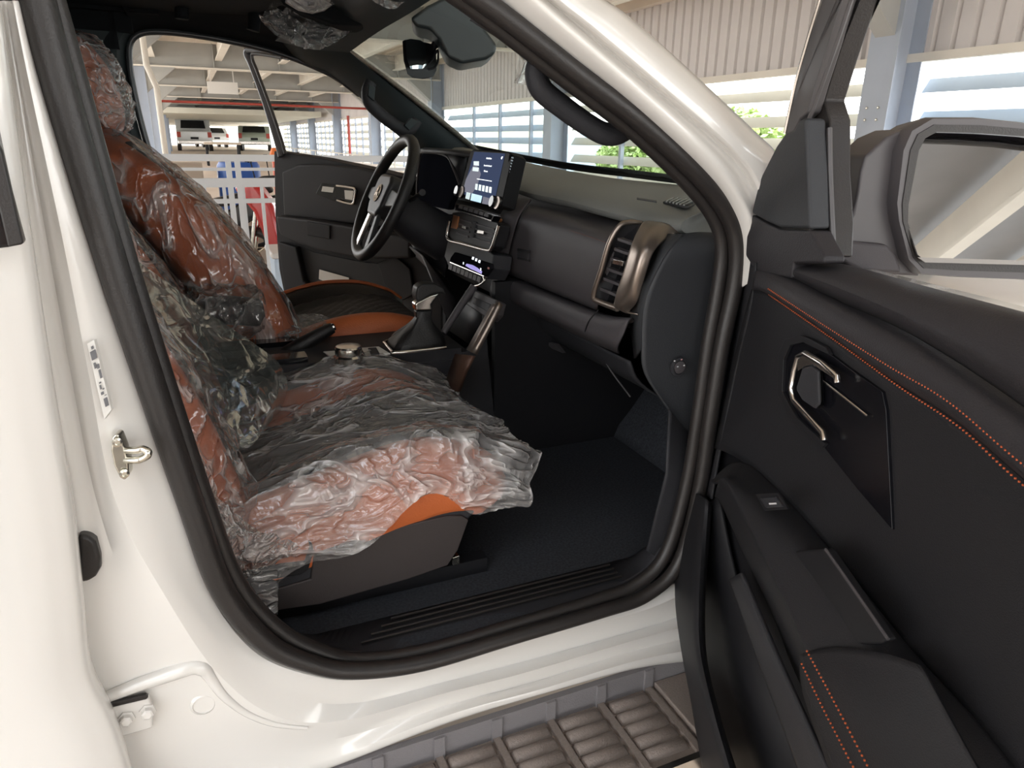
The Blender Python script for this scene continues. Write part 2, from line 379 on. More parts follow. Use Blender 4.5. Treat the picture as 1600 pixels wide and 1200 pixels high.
# ---- far pickup
def far_car(x, y, z, rz, label, m, pick=True, name='pickup_truck', cat='truck', w=1.0):
    g = empty(name, (x, y, z), label, cat)
    Mx = Matrix.Translation((x, y, z)) @ Matrix.Rotation(rz, 4, 'Z')
    T = lambda l: [Mx @ Vector(p) for p in l]
    W = .9
    prof = [(0, .36), (0, 1.02), (.04, 1.06), (1.6, 1.08), (1.62, 1.1), (1.85, 1.66), (2.2, 1.74), (3.1, 1.72), (3.8, 1.15), (5.0, 1.02), (5.2, .85), (5.2, .34)] if pick else [(0, .35), (0, .8), (.3, 1.0), (.9, 1.4), (2.2, 1.45), (3.0, .98), (4.1, .85), (4.3, .6), (4.3, .3)]
    prism('body', T([(-W, b, c) for b, c in prof]), Mx.to_3x3() @ Vector((2*W, 0, 0)), m, g, bevel=.05)
    prism('rear_window', T([(-.65, 1.63 if pick else .32, 1.2 if pick else 1.05), (.65, 1.63 if pick else .32, 1.2 if pick else 1.05), (.6, 1.80 if pick else .82, 1.62 if pick else 1.38), (-.6, 1.80 if pick else .82, 1.62 if pick else 1.38)]), Mx.to_3x3() @ Vector((0, -.03, .01)), GLOSS, g, bevel=.01)
    for sx_ in (-1, 1):
        for yy in (.95, 4.2 if pick else 3.4):
            lathe('wheel', Mx @ Vector((sx_*.72, yy, .36)), Mx.to_3x3() @ Vector((sx_, 0, 0)), [(.2, -.02), (.36, 0), (.37, .1), (.36, .2), (.24, .2), (.22, .17)], RUBBER, g, ns=20)
        prism('tail_lamp', T([(sx_*.78-.1, -.02, .72), (sx_*.78+.1, -.02, .72), (sx_*.78+.1, -.02, 1.0), (sx_*.78-.1, -.02, 1.0)]), Mx.to_3x3() @ Vector((0, .05, 0)), REDP, g, bevel=.01)
    prism('bumper', T([(-.85, -.12, .38), (.85, -.12, .38), (.85, -.12, .55), (-.85, -.12, .55)]), Mx.to_3x3() @ Vector((0, .12, 0)), CHROME, g, bevel=.02)
    prism('number_plate', T([(-.2, -.03, .62), (.2, -.03, .62), (.2, -.03, .74), (-.2, -.03, .74)]), Mx.to_3x3() @ Vector((0, .03, 0)), BLACK, g, bevel=0)
    return g
far_car(.62, 44, .62, 0, 'silver pickup truck parked tail-on at the far end of the deck', mat('silver_car_paint', (.55, .56, .56), .3, coat=1))
if False: far_car(-.1, 29, .62, R(4), 'white hatchback half hidden behind the inner column', mat('white_car_paint', (.8, .8, .8), .3, coat=1), False, 'car', 'car')
far_car(2.4, 60, .62, R(10), 'white car parked beyond the silver pickup', mat('white_car_paint', (.8, .8, .8), .3), False, 'car', 'car')
far_car(3.9, 46, .62, R(-6), 'pale green car parked right of the silver pickup', mat('pale_green_paint', (.45, .5, .42), .35, coat=.5), False, 'car', 'car')
# ---- things on the floor behind the railing
def barrel(x, y, z):
    g = empty('barrel', (x, y, z), 'blue plastic barrel standing behind the white railing', 'barrel')
    b = mat('blue_plastic', (.02, .10, .42), .35)
    lathe('drum', (x, y, z), (0, 0, 1), [(.20, 0), (.235, .03), (.24, .18), (.25, .20), (.24, .22), (.24, .38), (.25, .40), (.24, .42), (.235, .57), (.21, .61)], b, g, ns=32)
    lathe('bung', (x+.1, y-.05, z+.61), (0, 0, 1), [(.03, 0), (.03, .02)], BLACK, g)
barrel(.56, 8.3, .50)
top(boxes('pallet_box', [((.25, 8.0, 0), (.84, 8.6, .495))], CONC), 'low tan box under the blue barrel', 'box')
cb = empty('cardboard_cabinet', (-.05, 8.2, 0), 'tall tan cabinet left of the blue barrel', 'cabinet')
TAN = mat('tan_board', (.55, .46, .37), .6)
box('carcass', (-.06, 8.4, .55), (.46, .4, 1.1), TAN, cb); box('door', (-.18, 8.195, .55), (.2, .015, 1.04), TAN, cb); box('door', (.06, 8.195, .55), (.2, .015, 1.04), TAN, cb)
def bike(x, y, rz, body, label):
    g = empty('motorbike', (x, y, 0), label, 'motorbike', 'motorbikes behind the railing')
    Mx = Matrix.Translation((x, y, 0)) @ Matrix.Rotation(rz, 4, 'Z'); T = lambda l: [Mx @ Vector(p) for p in l]; D = Mx.to_3x3()
    for xx in (-.62, .62):
        w_ = tube('tyre', T([(xx+.25*math.cos(a), 0, .29+.25*math.sin(a)) for a in [q*math.pi/6 for q in range(12)]]), .045, RUBBER, g, closed=True, n=2)
        lathe('wheel_hub', Mx @ Vector((xx, -.05, .29)), D @ Vector((0, 1, 0)), [(.05, 0), (.06, .02), (.06, .08), (.05, .1)], STEEL, g)
        for a in range(5):
            c_, s_ = math.cos(a*1.2566), math.sin(a*1.2566)
            tube('spoke', T([(xx+.05*c_, 0, .29+.05*s_), (xx+.22*c_, 0, .29+.22*s_)]), .010, STEEL, g, ns=5, smooth_path=False)
    prism('fairing', T([(.55, -.12, .72), (.72, -.12, .95), (.52, -.12, 1.02), (.36, -.12, .78), (.30, -.12, .36), (.44, -.12, .36)]), D @ Vector((0, .24, 0)), body, g, bevel=.05, seg=3)
    prism('side_panel', T([(.30, -.10, .34), (.34, -.10, .52), (0, -.10, .56), (-.3, -.10, .74), (-.72, -.10, .84), (-.7, -.10, .74), (-.3, -.10, .5), (-.1, -.10, .34)]), D @ Vector((0, .2, 0)), body, g, bevel=.03)
    prism('saddle', T([(.12, -.11, .70), (.15, -.11, .74), (-.2, -.11, .82), (-.62, -.11, .92), (-.66, -.11, .86), (-.2, -.11, .72)]), D @ Vector((0, .22, 0)), BLEATH, g, bevel=.03, seg=3)
    prism('engine', T([(-.15, -.12, .22), (.28, -.12, .24), (.25, -.12, .42), (-.1, -.12, .48)]), D @ Vector((0, .24, 0)), BLACK, g, bevel=.03)
    tube('exhaust', T([(.2, -.16, .25), (-.2, -.17, .22), (-.75, -.18, .36)]), [.02, .025, .045], BLACK, g)
    tube('handlebar', T([(.42, -.33, 1.02), (.5, -.18, 1.02), (.52, 0, 1.0), (.5, .18, 1.02), (.42, .33, 1.02)]), .014, BLACK, g)
    tube('fork', T([(.53, -.07, .75), (.62, -.07, .29)]), .02, STEEL, g, smooth_path=False)
    tube('fork', T([(.53, .07, .75), (.62, .07, .29)]), .02, STEEL, g, smooth_path=False)
    for s_ in (-.28, .28):
        tube('mirror_stem', T([(.46, s_, 1.02), (.48, s_*1.1, 1.18)]), .006, BLACK, g, ns=5, smooth_path=False)
        prism('rear_mirror', T([(.48, s_*1.1-.05, 1.17), (.48, s_*1.1+.05, 1.17), (.48, s_*1.1+.06, 1.23), (.48, s_*1.1-.06, 1.23)]), D @ Vector((.015, 0, 0)), BLACK, g)
RED = mat('red_gloss', (.55, .02, .02), .2, coat=1)
bike(1.08, 6.2, R(162), RED, 'red motorbike parked nearest behind the white railing')
bike(.15, 7.1, R(172), mat('black_gloss', (.015, .015, .017), .2, coat=1), 'black motorbike between the two red ones behind the railing')
bike(1.6, 7.6, R(165), RED, 'red motorbike farther right behind the black one')
# work table and trolley on the deck
def table(x, y, z, w_, d_, h, label):
    g = empty('work_table', (x, y, z), label, 'table')
    box('table_top', (x, y, z+h-.03), (w_, d_, .06), TAN, g)
    for a in (-1, 1):
        for b in (-1, 1): box('leg', (x+a*(w_/2-.06), y+b*(d_/2-.06), z+(h-.06)/2), (.06, .06, h-.06), BLACK, g)
    box('shelf', (x, y, z+h*.45), (w_-.1, d_-.1, .03), TAN, g)
table(1.0, 21.5, .62, .95, .6, .62, 'small wooden work table standing on the raised deck')
top(prism('traffic_barrier', [(2.75, 27, .62), (3.3, 27, .62), (3.2, 27, 1.05), (2.9, 27, 1.05)], (0, .4, 0), mat('safety_orange', (.8, .2, .04), .5), bevel=.04), 'orange plastic barrier on the deck', 'barrier')
pg = empty('post_and_base', (1.05, 8.9, 0), 'orange red upright post standing behind the motorbikes', 'post')
tube('pole', [(1.05, 8.9, 0), (1.05, 8.9, 1.15)], .05, mat('safety_orange_red', (.7, .12, .05), .5), pg, smooth_path=False); lathe('foot', (1.05, 8.9, 0), (0, 0, 1), [(.16, 0), (.15, .04), (.06, .06)], BLACK, pg)
# white cart near the doorway, low
ct = empty('storage_cart', (.95, 5.2, 0), 'low white and pale blue cart with black castors behind the railing', 'cart')
box('tray', (1.0, 5.25, .34), (.9, .5, .28), mat('pale_blue_plastic', (.55, .66, .78), .4), ct, bevel=.02); box('lid', (1.0, 5.25, .50), (.94, .54, .05), WHITE, ct, bevel=.02)
for a in (-.35, .35):
    for b in (-.18, .18): lathe('castor', (1.0+a, 5.24+b, .08), (0, 1, 0), [(.02, -.02), (.08, -.015), (.08, .015), (.02, .02)], BLACK, ct); tube('castor_stem', [(1.0+a, 5.25+b, .1), (1.0+a, 5.25+b, .22)], .015, STEEL, ct, smooth_path=False)
# trees beyond the louvres
def tree(x, y, h, r, label, seed):
    rnd = random.Random(seed); g = empty('tree', (x, y, -1), label, 'tree', 'trees outside the louvred wall')
    tube('trunk', [(x, y, -1), (x+.1, y+.05, h*.3), (x, y, h*.6)], [.2, .14, .08], BARK, g, ns=7)
    V = []; F = []
    for q in range(9000):
        while True:
            p = Vector((rnd.uniform(-1, 1), rnd.uniform(-1, 1), rnd.uniform(-1, 1)))
            if p.length < 1 and p.length > .45+.5*abs(noise.noise(p*2.2+Vector((seed, 0, 0)))): break
        p = Vector((x+p.x*r, y+p.y*r*1.4, h*.62+p.z*r*.8)); a = Vector((rnd.uniform(-1, 1), rnd.uniform(-1, 1), rnd.uniform(-.6, .6))).normalized()*.09; b = a.cross(Vector((rnd.uniform(-1, 1), rnd.uniform(-1, 1), 1)).normalized()).normalized()*.05
        i = len(V); V += [p-a, p+b, p+a, p-b]; F.append([i, i+1, i+2, i+3])
    mk('foliage', V, F, LEAF, g, smooth=False)
tree(10.5, 12.0, 1.9, 1.25, 'light green tree outside the wall, left of the others', 1)
tree(11.5, 16.5, 1.5, 1.1, 'light green tree outside the wall, seen through the windscreen', 2)
tree(12.0, 6.2, 1.6, .8, 'small light green tree outside the wall nearest the door mirror', 3)
yb = mat('yellow_board', (.80, .74, .52), .5); bb = mat('blue_board', (.50, .62, .74), .5)
top(boxes('parked_container', [((13, 22, -.5), (15, 27, 1.7))], bb), 'blue container standing outside the louvred wall', 'container')
top(boxes('parked_container', [((13, 28, -.5), (15, 33, 2.0))], yb), 'yellow container standing outside the louvred wall', 'container')
struct(boxes('floor_yard', [((WX+.4, -30, -.8), (40, 90, -.6))], mat('pale_yard', (.5, .48, .44), .8)), 'pale yard outside the hall')
# ================================================================== THE TRUCK
TR = empty('pickup_truck', (.5, .78, 0), 'white pickup truck with its front doors wide open and orange and black leather cabin', 'truck')
def rows_px(rows): return [[at(x, y, Y=Yv) for (x, y), Yv in r] for r in rows]
# ---- near body side: B pillar and sill in one pressing
L0 = [(35, 0), (66, 130), (143, 380), (212, 580), (280, 780), (332, 930), (400, 1018), (480, 1050), (560, 1059), (680, 1038), (800, 1003), (1000, 953), (1090, 912)]
L1 = [(28, 0), (58, 130), (129, 380), (178, 580), (228, 780), (300, 940), (375, 1040), (465, 1092), (560, 1102), (690, 1070), (810, 1040), (1000, 988), (1095, 955)]
L2 = [(20, 0), (46, 130), (98, 380), (135, 580), (175, 780), (252, 915), (340, 1045), (430, 1117), (540, 1124), (700, 1080), (820, 1050), (1000, 996), (1100, 970)]
L3 = [(9, 0), (30, 130), (74, 380), (110, 580), (150, 780), (215, 945), (300, 1085), (400, 1150), (520, 1154), (700, 1103), (830, 1068), (1000, 1015), (1102, 992)]
L4 = [(-2, 0), (18, 130), (52, 380), (90, 600), (128, 780), (150, 985), (200, 1130), (370, 1190), (500, 1190), (700, 1116), (850, 1075), (1000, 1030), (1105, 1010)]
L5 = [(-14, 0), (5, 130), (35, 380), (70, 600), (100, 790), (95, 1000), (110, 1195), (330, 1250), (480, 1220), (700, 1137), (850, 1090), (1000, 1050), (1108, 1037)]
def yy(l, pil, sill, k=6): return [pil+(sill-pil)*min(1, max(0, (i-k+1)/3)) for i in range(len(l))]
YA = [[0]*13,
 [-.008]*6+[-.004, .0, .014, .032, .042, .042, .042],
 [-.034]*5+[-.030, -.026, -.024, -.020, -.018, -.018, -.018, -.018],
 [.020]*4+[.010, -.010, -.011, -.012, -.002, .014, .020, .020, .020],
 [-.002]*4+[-.006, -.011, -.011, -.012, -.018, -.024, -.026, -.026, -.026],
 [-.012]*8+[-.020]*5]
rows = [[at(x, y, Y=q) for (x, y), q in zip(l, ya)] for l, ya in zip((L0, L1, L2, L3, L4, L5), YA)]
last = [p+Vector((0, .05, -.01)) for p in rows[-1]]; rows.append(last)
inner = [p+Vector((0, .03, 0)) for p in rows[0]]; rows.insert(0, inner)
body = grid('door_frame', rows, PAINT, TR, solid=.003, cu=True, n=6, sub=1, ang=60)
# lower B pillar closing plate behind the hinge
tube('pressed_rib', [at(x, y, Y=-.016) for x, y in [(165, 1090), (215, 1070), (265, 1052), (300, 1040), (318, 1043), (328, 1055), (350, 1085), (385, 1112), (430, 1130), (480, 1137)]], [.008, .010, .012, .012, .009, .007, .006, .003], PAINT, TR, ns=10)
c0 = at(318, 1097, Y=-.012); lathe('plug', c0, (0, -1, 0), [(.0175, 0), (.0175, .004), (.014, .0065), (.0135, .005)], PAINT, TR, ns=28)
# hinge plate with two bolts
hp = prism('rear_door_hinge', [at(x, y, Y=-.026) for x, y in [(150, 1112), (232, 1090), (238, 1104), (239, 1138), (150, 1164)]], (0, .012, 0), PAINT, TR, bevel=.003, label='white hinge plate with two bolts')
prism('slot', [at(x, y, Y=-.0275) for x, y in [(160, 1103), (228, 1086), (232, 1089), (229, 1093), (160, 1109)]], (0, .006, 0), RUBBER, hp, bevel=.001)
for x, y in ((198, 1122), (231, 1111)):
    c = at(x, y, Y=-.027); b = lathe('bolt', c, (0, -1, .1), [(.0105, 0), (.0105, .002), (.0075, .0022), (.0075, .009), (.005, .0105)], PAINT, hp, ns=6)
# rubber grommet and striker
gp = [at(x, y, Y=-.02) for x, y in [(122, 836), (138, 838), (150, 848), (157, 872), (158, 888), (150, 902), (138, 910), (122, 912)]]
prism('wiring_grommet', gp, (0, .03, 0), RUBBER, TR, bevel=.006, seg=3, label='black rubber grommet')
st = prism('door_striker', [at(x, y, Y=-.04) for x, y in [(175, 684), (180, 678), (186, 680), (194, 700), (200, 722), (201, 742), (195, 751), (187, 747), (178, 728), (173, 705)]], (.004, .016, 0), STEEL, TR, bevel=.002, label='zinc plated door striker loop on the pillar')
a = at(190, 707, Y=-.04); b = at(190, 722, Y=-.04); tipa = at(226, 701, Y=-.045); tipb = at(224, 717, Y=-.045)
tube('striker_loop', [a+Vector((-.005, .01, 0)), a.lerp(tipa, .6), a.lerp(tipa, .9), at(231, 706, Y=-.047), at(230, 712, Y=-.047), b.lerp(tipb, .9), b.lerp(tipb, .6), b+Vector((-.005, .01, 0))], .0045, STEEL, st, n=6)
for x, y in ((183, 691), (194, 740)): lathe('screw', at(x, y, Y=-.042), (.3, -1, 0), [(.0055, 0), (.0055, .002), (.003, .0028), (.003, .0005)], STEEL, st, ns=12)
# sticker
def tri(p, a, b): return p
sp = [at(x, y, Y=-.030) for x, y in [(136, 537), (147, 531), (174, 640), (163, 655)]]
sk = prism('pillar_sticker', sp, (.002, .004, .0), WHITE, TR, bevel=0, label='narrow white sticker with small printed blocks and characters')
GREYINK = mat('grey_ink', (.16, .16, .17), .7)
U = (sp[2]-sp[1]).normalized(); Vv = (sp[1]-sp[0]).normalized(); NN = U.cross(Vv).normalized()
if NN.y > 0: NN = -NN
o0 = (sp[0]+sp[1])/2; LL = (sp[2]-sp[1]).length; WW = (sp[1]-sp[0]).length
rs = random.Random(3); blk = [(.06, .10, -.1, .25), (.12, .24, -.38, .40), (.28, .36, -.3, .0), (.32, .38, .05, .4), (.40, .52, .1, .42), (.56, .58, -.2, .1), (.60, .66, -.25, .0), (.66, .68, .05, .3), (.70, .74, -.3, .1), (.76, .77, .1, .4), (.80, .92, -.15, .38)]
for a0, a1, b0, b1 in blk: prism('printed_mark', [o0+U*LL*p+Vv*WW*q+NN*.0012 for p, q in ((a0, b0), (a1, b0), (a1, b1), (a0, b1))], NN*.0004, GREYINK, sk, bevel=0)
# ---- seal
SI = [(58, 0), (92, 130), (165, 380), (226, 570), (296, 780), (348, 922), (415, 1003), (480, 1035), (550, 1048), (660, 1036), (800, 996), (940, 955), (1010, 930), (1060, 880), (1092, 770), (1112, 640), (1128, 540), (1147, 450), (1152, 390), (1140, 340), (1095, 278), (1000, 190), (900, 113), (800, 35), (740, -8), (660, -60)]
SR = [.017, .0165, .0165, .016, .015, .013, .013, .012, .012, .012, .013, .013, .014, .014, .014, .013, .013, .012]
seal = tube('door_seal', [at(x, y, Y=-.004) for x, y in SI], SR, RUBBER, TR, n=8, ns=14, upv=(0, 1, 0), fixed=True, label='thick black rubber seal round the passenger door opening')
SI2 = [(83, 0), (120, 130), (190, 380), (250, 570), (320, 780), (372, 912), (437, 985), (500, 1018), (560, 1031), (660, 1018), (800, 978), (930, 938), (995, 912), (1040, 865), (1072, 760), (1092, 640), (1106, 540), (1122, 450), (1128, 390), (1118, 345), (1080, 292), (990, 205), (890, 128), (790, 50), (730, 5), (650, -50)]
tube('seal_lip', [at(x, y, Y=.018) for x, y in SI2], .012, RUBBER, TR, n=8, ns=10, upv=(0, 1, 0), fixed=True)
# ---- A pillar outside
E0 = [(600, -250), (760, -120), (903, 0), (960, 40), (1067, 133), (1167, 225), (1203, 262), (1222, 320), (1225, 400)]
E1 = [(575, -250), (730, -120), (868, 0), (925, 46), (1031, 136), (1140, 232), (1180, 285), (1200, 350), (1200, 420)]
E2 = [(560, -250), (715, -120), (848, 0), (905, 50), (1010, 140), (1125, 245), (1165, 305), (1184, 360), (1184, 430)]
E3 = [(545, -250), (700, -120), (828, 0), (888, 52), (990, 140), (1105, 247), (1150, 305), (1172, 360), (1172, 440)]
E4 = [(520, -230), (670, -100), (800, 20), (900, 100), (1000, 178), (1095, 268), (1138, 322), (1156, 385), (1150, 450)]
def shift(l, dx, dy): return [(x+dx, y+dy) for x, y in l]
rr = [[at(x, y, Y=q) for x, y in l] for l, q in ((E0, -.045), (shift(E0, -3, 3), -.050), (shift(E1, 2, -2), -.050), (E1, -.046), (shift(E1, -4, 4), -.022), (shift(E2, 3, -3), -.020), (E2, -.026), (shift(E2, -4, 4), -.036), (shift(E3, 2, -2), -.036), (shift(E3, -10, 10), -.020), (E4, 0))]
rr.insert(0, [p+Vector((.05, .035, .02)) for p in rr[0]]); rr.insert(0, [p+Vector((.02, .05, .0)) for p in rr[0]]); rr.append([p+Vector((0, .03, 0)) for p in rr[-1]])
grid('windscreen_pillar', rr, PAINT, TR, solid=.003, cu=True, n=6, sub=1, ang=70, label='white windscreen pillar with a long groove')
# ---- rear door: leading edge and skin
D0 = [(-40, -60), (-6, 0), (20, 190), (50, 400), (80, 600), (112, 790), (128, 930), (142, 1053), (178, 1130), (206, 1220), (215, 1300)]
def rd(dx, Yv): return [at(x+dx, y, Y=Yv) for x, y in D0]
e = rd(0, -.060)
rows = [[p+Vector((-.012, .045, 0)) for p in e], [p+Vector((-.002, .03, 0)) for p in e], [p+Vector((0, .004, 0)) for p in e], [p+Vector((-.006, -.002, 0)) for p in e], [p+Vector((-.030, -.010, 0)) for p in e], [p+Vector((-.036, -.016, 0)) for p in e], [p+Vector((-.16, -.028, 0)) for p in e], [p+Vector((-.7, -.03, 0)) for p in e]]
rdoor = grid('rear_door', rows, PAINT, TR, solid=.003, cu=True, n=5, sub=1, ang=80, label='white rear door, closed')
ap = prism('window_applique', [at(x, y, Y=-.093) for x, y in [(-60, 150), (-18, 150), (0, 236), (14, 300), (36, 382), (12, 387), (-60, 395)]], (0, .02, 0), GLOSS, rdoor, bevel=.003)
prism('applique_edge', [at(x, y, Y=-.098) for x, y in [(-20, 190), (2, 236), (36, 382), (12, 386), (-8, 300), (-30, 200)]], (0, .01, 0), RUBBER, rdoor, bevel=.002)
# ---- front wing and bonnet (seen through the door glass), cowl
fen = [[(.97, -.10, .55), (1.3, -.14, .6), (2.6, -.12, .6)], [(.96, -.13, .95), (1.3, -.15, .97), (2.6, -.12, .92)], [(.98, -.115, 1.06), (1.3, -.13, 1.08), (2.6, -.08, 1.02)], [(1.0, -.07, 1.13), (1.3, -.07, 1.13), (2.6, 0, 1.06)], [(1.0, .10, 1.17), (1.3, .14, 1.17), (2.6, .16, 1.09)], [(1.22, .78, 1.19), (1.5, .78, 1.19), (2.65, .78, 1.11)], [(1.0, 1.46, 1.17), (1.3, 1.42, 1.17), (2.6, 1.4, 1.09)], [(1.0, 1.66, 1.12), (1.3, 1.68, 1.1), (2.6, 1.64, 1.0)], [(1.0, 1.70, .6), (1.3, 1.72, .6), (2.6, 1.68, .6)]]
grid('bonnet_and_wings', fen, PAINT, TR, solid=.003, cu=True, cv=True, n=4)
boxes('cowl', [((1.02, .02, 1.10), (1.3, 1.54, 1.2))], BLACK, TR)
# ---- cab shell: roof, back, floor, firewall
boxes('roof', [((-1.4, .06, 1.735), (.44, 1.54, 1.79))], PAINT, TR)
boxes('headliner', [((-1.38, .05, 1.70), (.43, 1.44, 1.73)), ((-1.38, 1.43, 1.69), (-.02, 1.5, 1.73))], HEAD, TR)
boxes('rear_bulkhead', [((-1.42, .0, .55), (-1.38, 1.56, 1.75))], HEAD, TR)
boxes('cab_floor', [((-1.4, .035, .52), (1.15, 1.53, .60))], CARPET, TR)
grid('firewall', [[(1.16, .03, .58), (1.16, 1.53, .58)], [(1.02, .03, .60), (1.02, 1.53, .60)], [(1.14, .03, .80), (1.14, 1.53, .80)], [(1.16, .03, 1.26), (1.16, 1.53, 1.26)]], CARPET, TR, cv=True, solid=.01)
boxes('rear_side_panel', [((-1.4, .0, .6), (-.22, .03, 1.74))], HEAD, TR)
boxes('rear_side_panel', [((-1.4, 1.5, .6), (-.13, 1.54, 1.735))], HEAD, TR)
boxes('rear_side_upper', [((-.4, 1.46, 1.60), (-.128, 1.53, 1.80)), ((-.13, 1.45, 1.643), (-.089, 1.53, 1.80))], HEAD, TR)
boxes('console_tunnel', [((.65, .67, .6), (1.12, .69, 1.06))], BLACK, TR)
boxes('far_kick_panel', [((.80, 1.5, .6), (1.16, 1.53, 1.26))], CARPET, TR)
boxes('tunnel_front', [((.78, .69, .6), (.80, .86, 1.05))], BLACK, TR)
boxes('near_roof_rail', [((-1.4, 0.0, 1.62), (.2, .06, 1.76))], PAINT, TR)
boxes('pillar_inner_trim', [((-.30, .03, .6), (-.15, .06, 1.7))], HEAD, TR)
# sill plate with grooves
spt = [(352, 905), (420, 985), (500, 1020), (560, 1031), (660, 1018), (800, 978), (930, 938), (1005, 905), (1040, 860)]
a_ = [at(x, y, Y=.03) for x, y in spt]
rows = [[p+Vector((0, -.01, -.005)) for p in a_], [p+Vector((0, .015, .004)) for p in a_], [Vector((p.x, .075, max(.60, p.z-.01))) for p in a_], [Vector((p.x*.96+.02, .12, .604)) for p in a_]]
sc = grid('sill_plate', rows, TRIM, TR, solid=.003, cu=True, n=5)
for q in range(4):
    tube('groove_ridge', [Vector((.17+.02*q, .062+q*.014, .612)), Vector((.66, .062+q*.014, .612))], .0022, RUBBER, sc, smooth_path=False, ns=6)
# ---- running board
sb = empty('running_board', (.35, -.09, .4), parent=TR, label='grained grey brown plastic step with ribbed pads')
ZT = .415
boxes('board', [((-.6, -.175, ZT-.045), (.80, .0, ZT-.012))], STEP, sb)
boxes('edge_strip', [((-.6, -.186, ZT-.05), (.79, -.175, ZT-.005))], CHROME, sb)
boxes('back_wall', [((-.6, -.012, ZT-.02), (.84, .0, ZT+.035))], STEPG, sb)
x = .765; first = True
prism('end_cap', [(.70, -.175, ZT-.012), (.84, -.150, ZT-.03), (.86, -.012, ZT-.015), (.70, -.012, ZT-.012)], (0, 0, .013), STEP, sb, bevel=.003)
n_ = 0
while x > -.35:
    x1 = x-.085 if n_ else x-.075; x1 = x-.083
    if n_ > 0 or True:
        xa, xb = x1-.0, x-.012
        if n_ == 0: xa, xb = .60+.0, .675
    base = .675-n_*.103; xa = base-.082; xb = base
    for q in range(5):
        yc = -.032-q*.0285
        V = []; F = []; ns = 6
        for e_, xx in enumerate((xa, xa+.006, xb-.006, xb)):
            hgt = (.35, 1, 1, .35)[e_]
            for j in range(ns+1):
                a = math.pi*j/ns; V.append((xx, yc+.0128*math.cos(a), ZT-.013+.012*math.sin(a)*hgt))
        for i in range(3):
            for j in range(ns): F.append([i*(ns+1)+j, i*(ns+1)+j+1, (i+1)*(ns+1)+j+1, (i+1)*(ns+1)+j])
        F += [list(range(ns+1)), list(range(3*(ns+1), 4*(ns+1)))]
        mk('tread_rib', V, F, STEP, sb, ang=60)
    boxes('cross_bar', [((xb+.004, -.172, ZT-.013), (xb+.016, -.012, ZT-.004))], STEP, sb)
    boxes('wall_rib', [((xb+.002, -.017, ZT-.02), (xb+.020, -.011, ZT+.034))], STEPG, sb)
    n_ += 1; x = base-.1
# ================================================================== far side of the cab
FO = [(196, 360), (203, 200), (197, 110), (198, 72), (207, 54), (225, 48), (260, 48), (310, 54), (366, 64), (420, 77), (470, 95), (520, 118), (570, 156), (620, 205), (665, 240), (720, 275), (735, 330), (735, 420)]
edge = [at(x, y, Y=1.5) for x, y in FO[3:]]
# roof rail between opening and headliner
edge2 = crom(edge[1:-3], 4)
rows = [[p for p in edge2], [Vector((p.x, p.y-.03, p.z+.03)) for p in edge2], [Vector((p.x-.02, 1.38, max(p.z+.07, 1.69 if p.x < .3 else p.z+.07))) for p in edge2], [Vector((min(p.x-.02, .42), 1.2, 1.705)) for p in edge2]]
idx = [i for i, p in enumerate(edge2) if p.x < .42]
rows = [[r[i] for i in idx] for r in rows]
grid('far_roof_rail', rows, HEAD, TR, solid=.004)
# far B pillar
bp_o = [(207, 54), (199, 66), (196, 85), (200, 130), (216, 200), (240, 280), (262, 345), (300, 440), (330, 560)]
e1 = [at(x, y, Y=1.5) for x, y in bp_o]
grid('far_pillar', [e1, [p+Vector((-.02, -.03, 0)) for p in e1], [p+Vector((-.10, -.05, 0)) for p in e1], [p+Vector((-.5, -.03, 0)) for p in e1]], PILLAR, TR, solid=.004, cu=True, n=5)
tube('far_door_seal', [p+Vector((.004, .0, 0)) for p in [at(x, y, Y=1.5) for x, y in [(560, 148), (520, 119), (470, 96), (420, 79), (366, 66), (310, 56), (260, 50), (226, 50), (208, 57), (200, 70), (199, 90), (204, 130), (220, 200), (244, 280), (267, 345), (305, 440), (335, 560)]]], .009, mat('shiny_rubber', (.06, .065, .07), .25), TR, n=6)
# far A pillar trim: from header corner down to the dash
AI = [(560, 60), (545, 78), (590, 118), (640, 158), (690, 198), (738, 236), (770, 262)]
AO = [(430, 60), (470, 95), (520, 118), (570, 158), (615, 205), (660, 240), (720, 280)]
ai = resample(crom([at(x, y, Y=yv) for (x, y), yv in zip(AI, (1.20, 1.34, 1.36, 1.38, 1.40, 1.42, 1.42))], 6), 24)
ao = resample(crom([at(x, y, Y=1.495) for x, y in AO], 6), 24)
mid = [a.lerp(b, .45)+Vector((-.012, -.035, .01)) for a, b in zip(ai, ao)]; mid2 = [a.lerp(b, .8)+Vector((-.010, -.03, .005)) for a, b in zip(ai, ao)]
grid('far_windscreen_pillar', [[p+Vector((.01, .03, 0)) for p in ai], ai, mid, mid2, ao], PILLAR, TR, solid=.004, cv=True, n=3, label='dark fabric trimmed far windscreen pillar')
# header rail above windscreen
HR = [at(545, 80, X=.45), at(590, 48, X=.45), at(640, 18, X=.45), at(700, -22, X=.45), at(800, -95, X=.42)]
HR2 = [at(430, 62, Y=1.4), at(500, 10, X=.33), at(560, -20, X=.33), at(620, -60, X=.33), at(760, -140, X=.33)]
grid('windscreen_header', [[p+Vector((.02, 0, .02)) for p in HR], HR, [p.lerp(q, .5)+Vector((0, 0, -.008)) for p, q in zip(HR, HR2)], HR2], PILLAR, TR, solid=.006, cu=True, n=4)
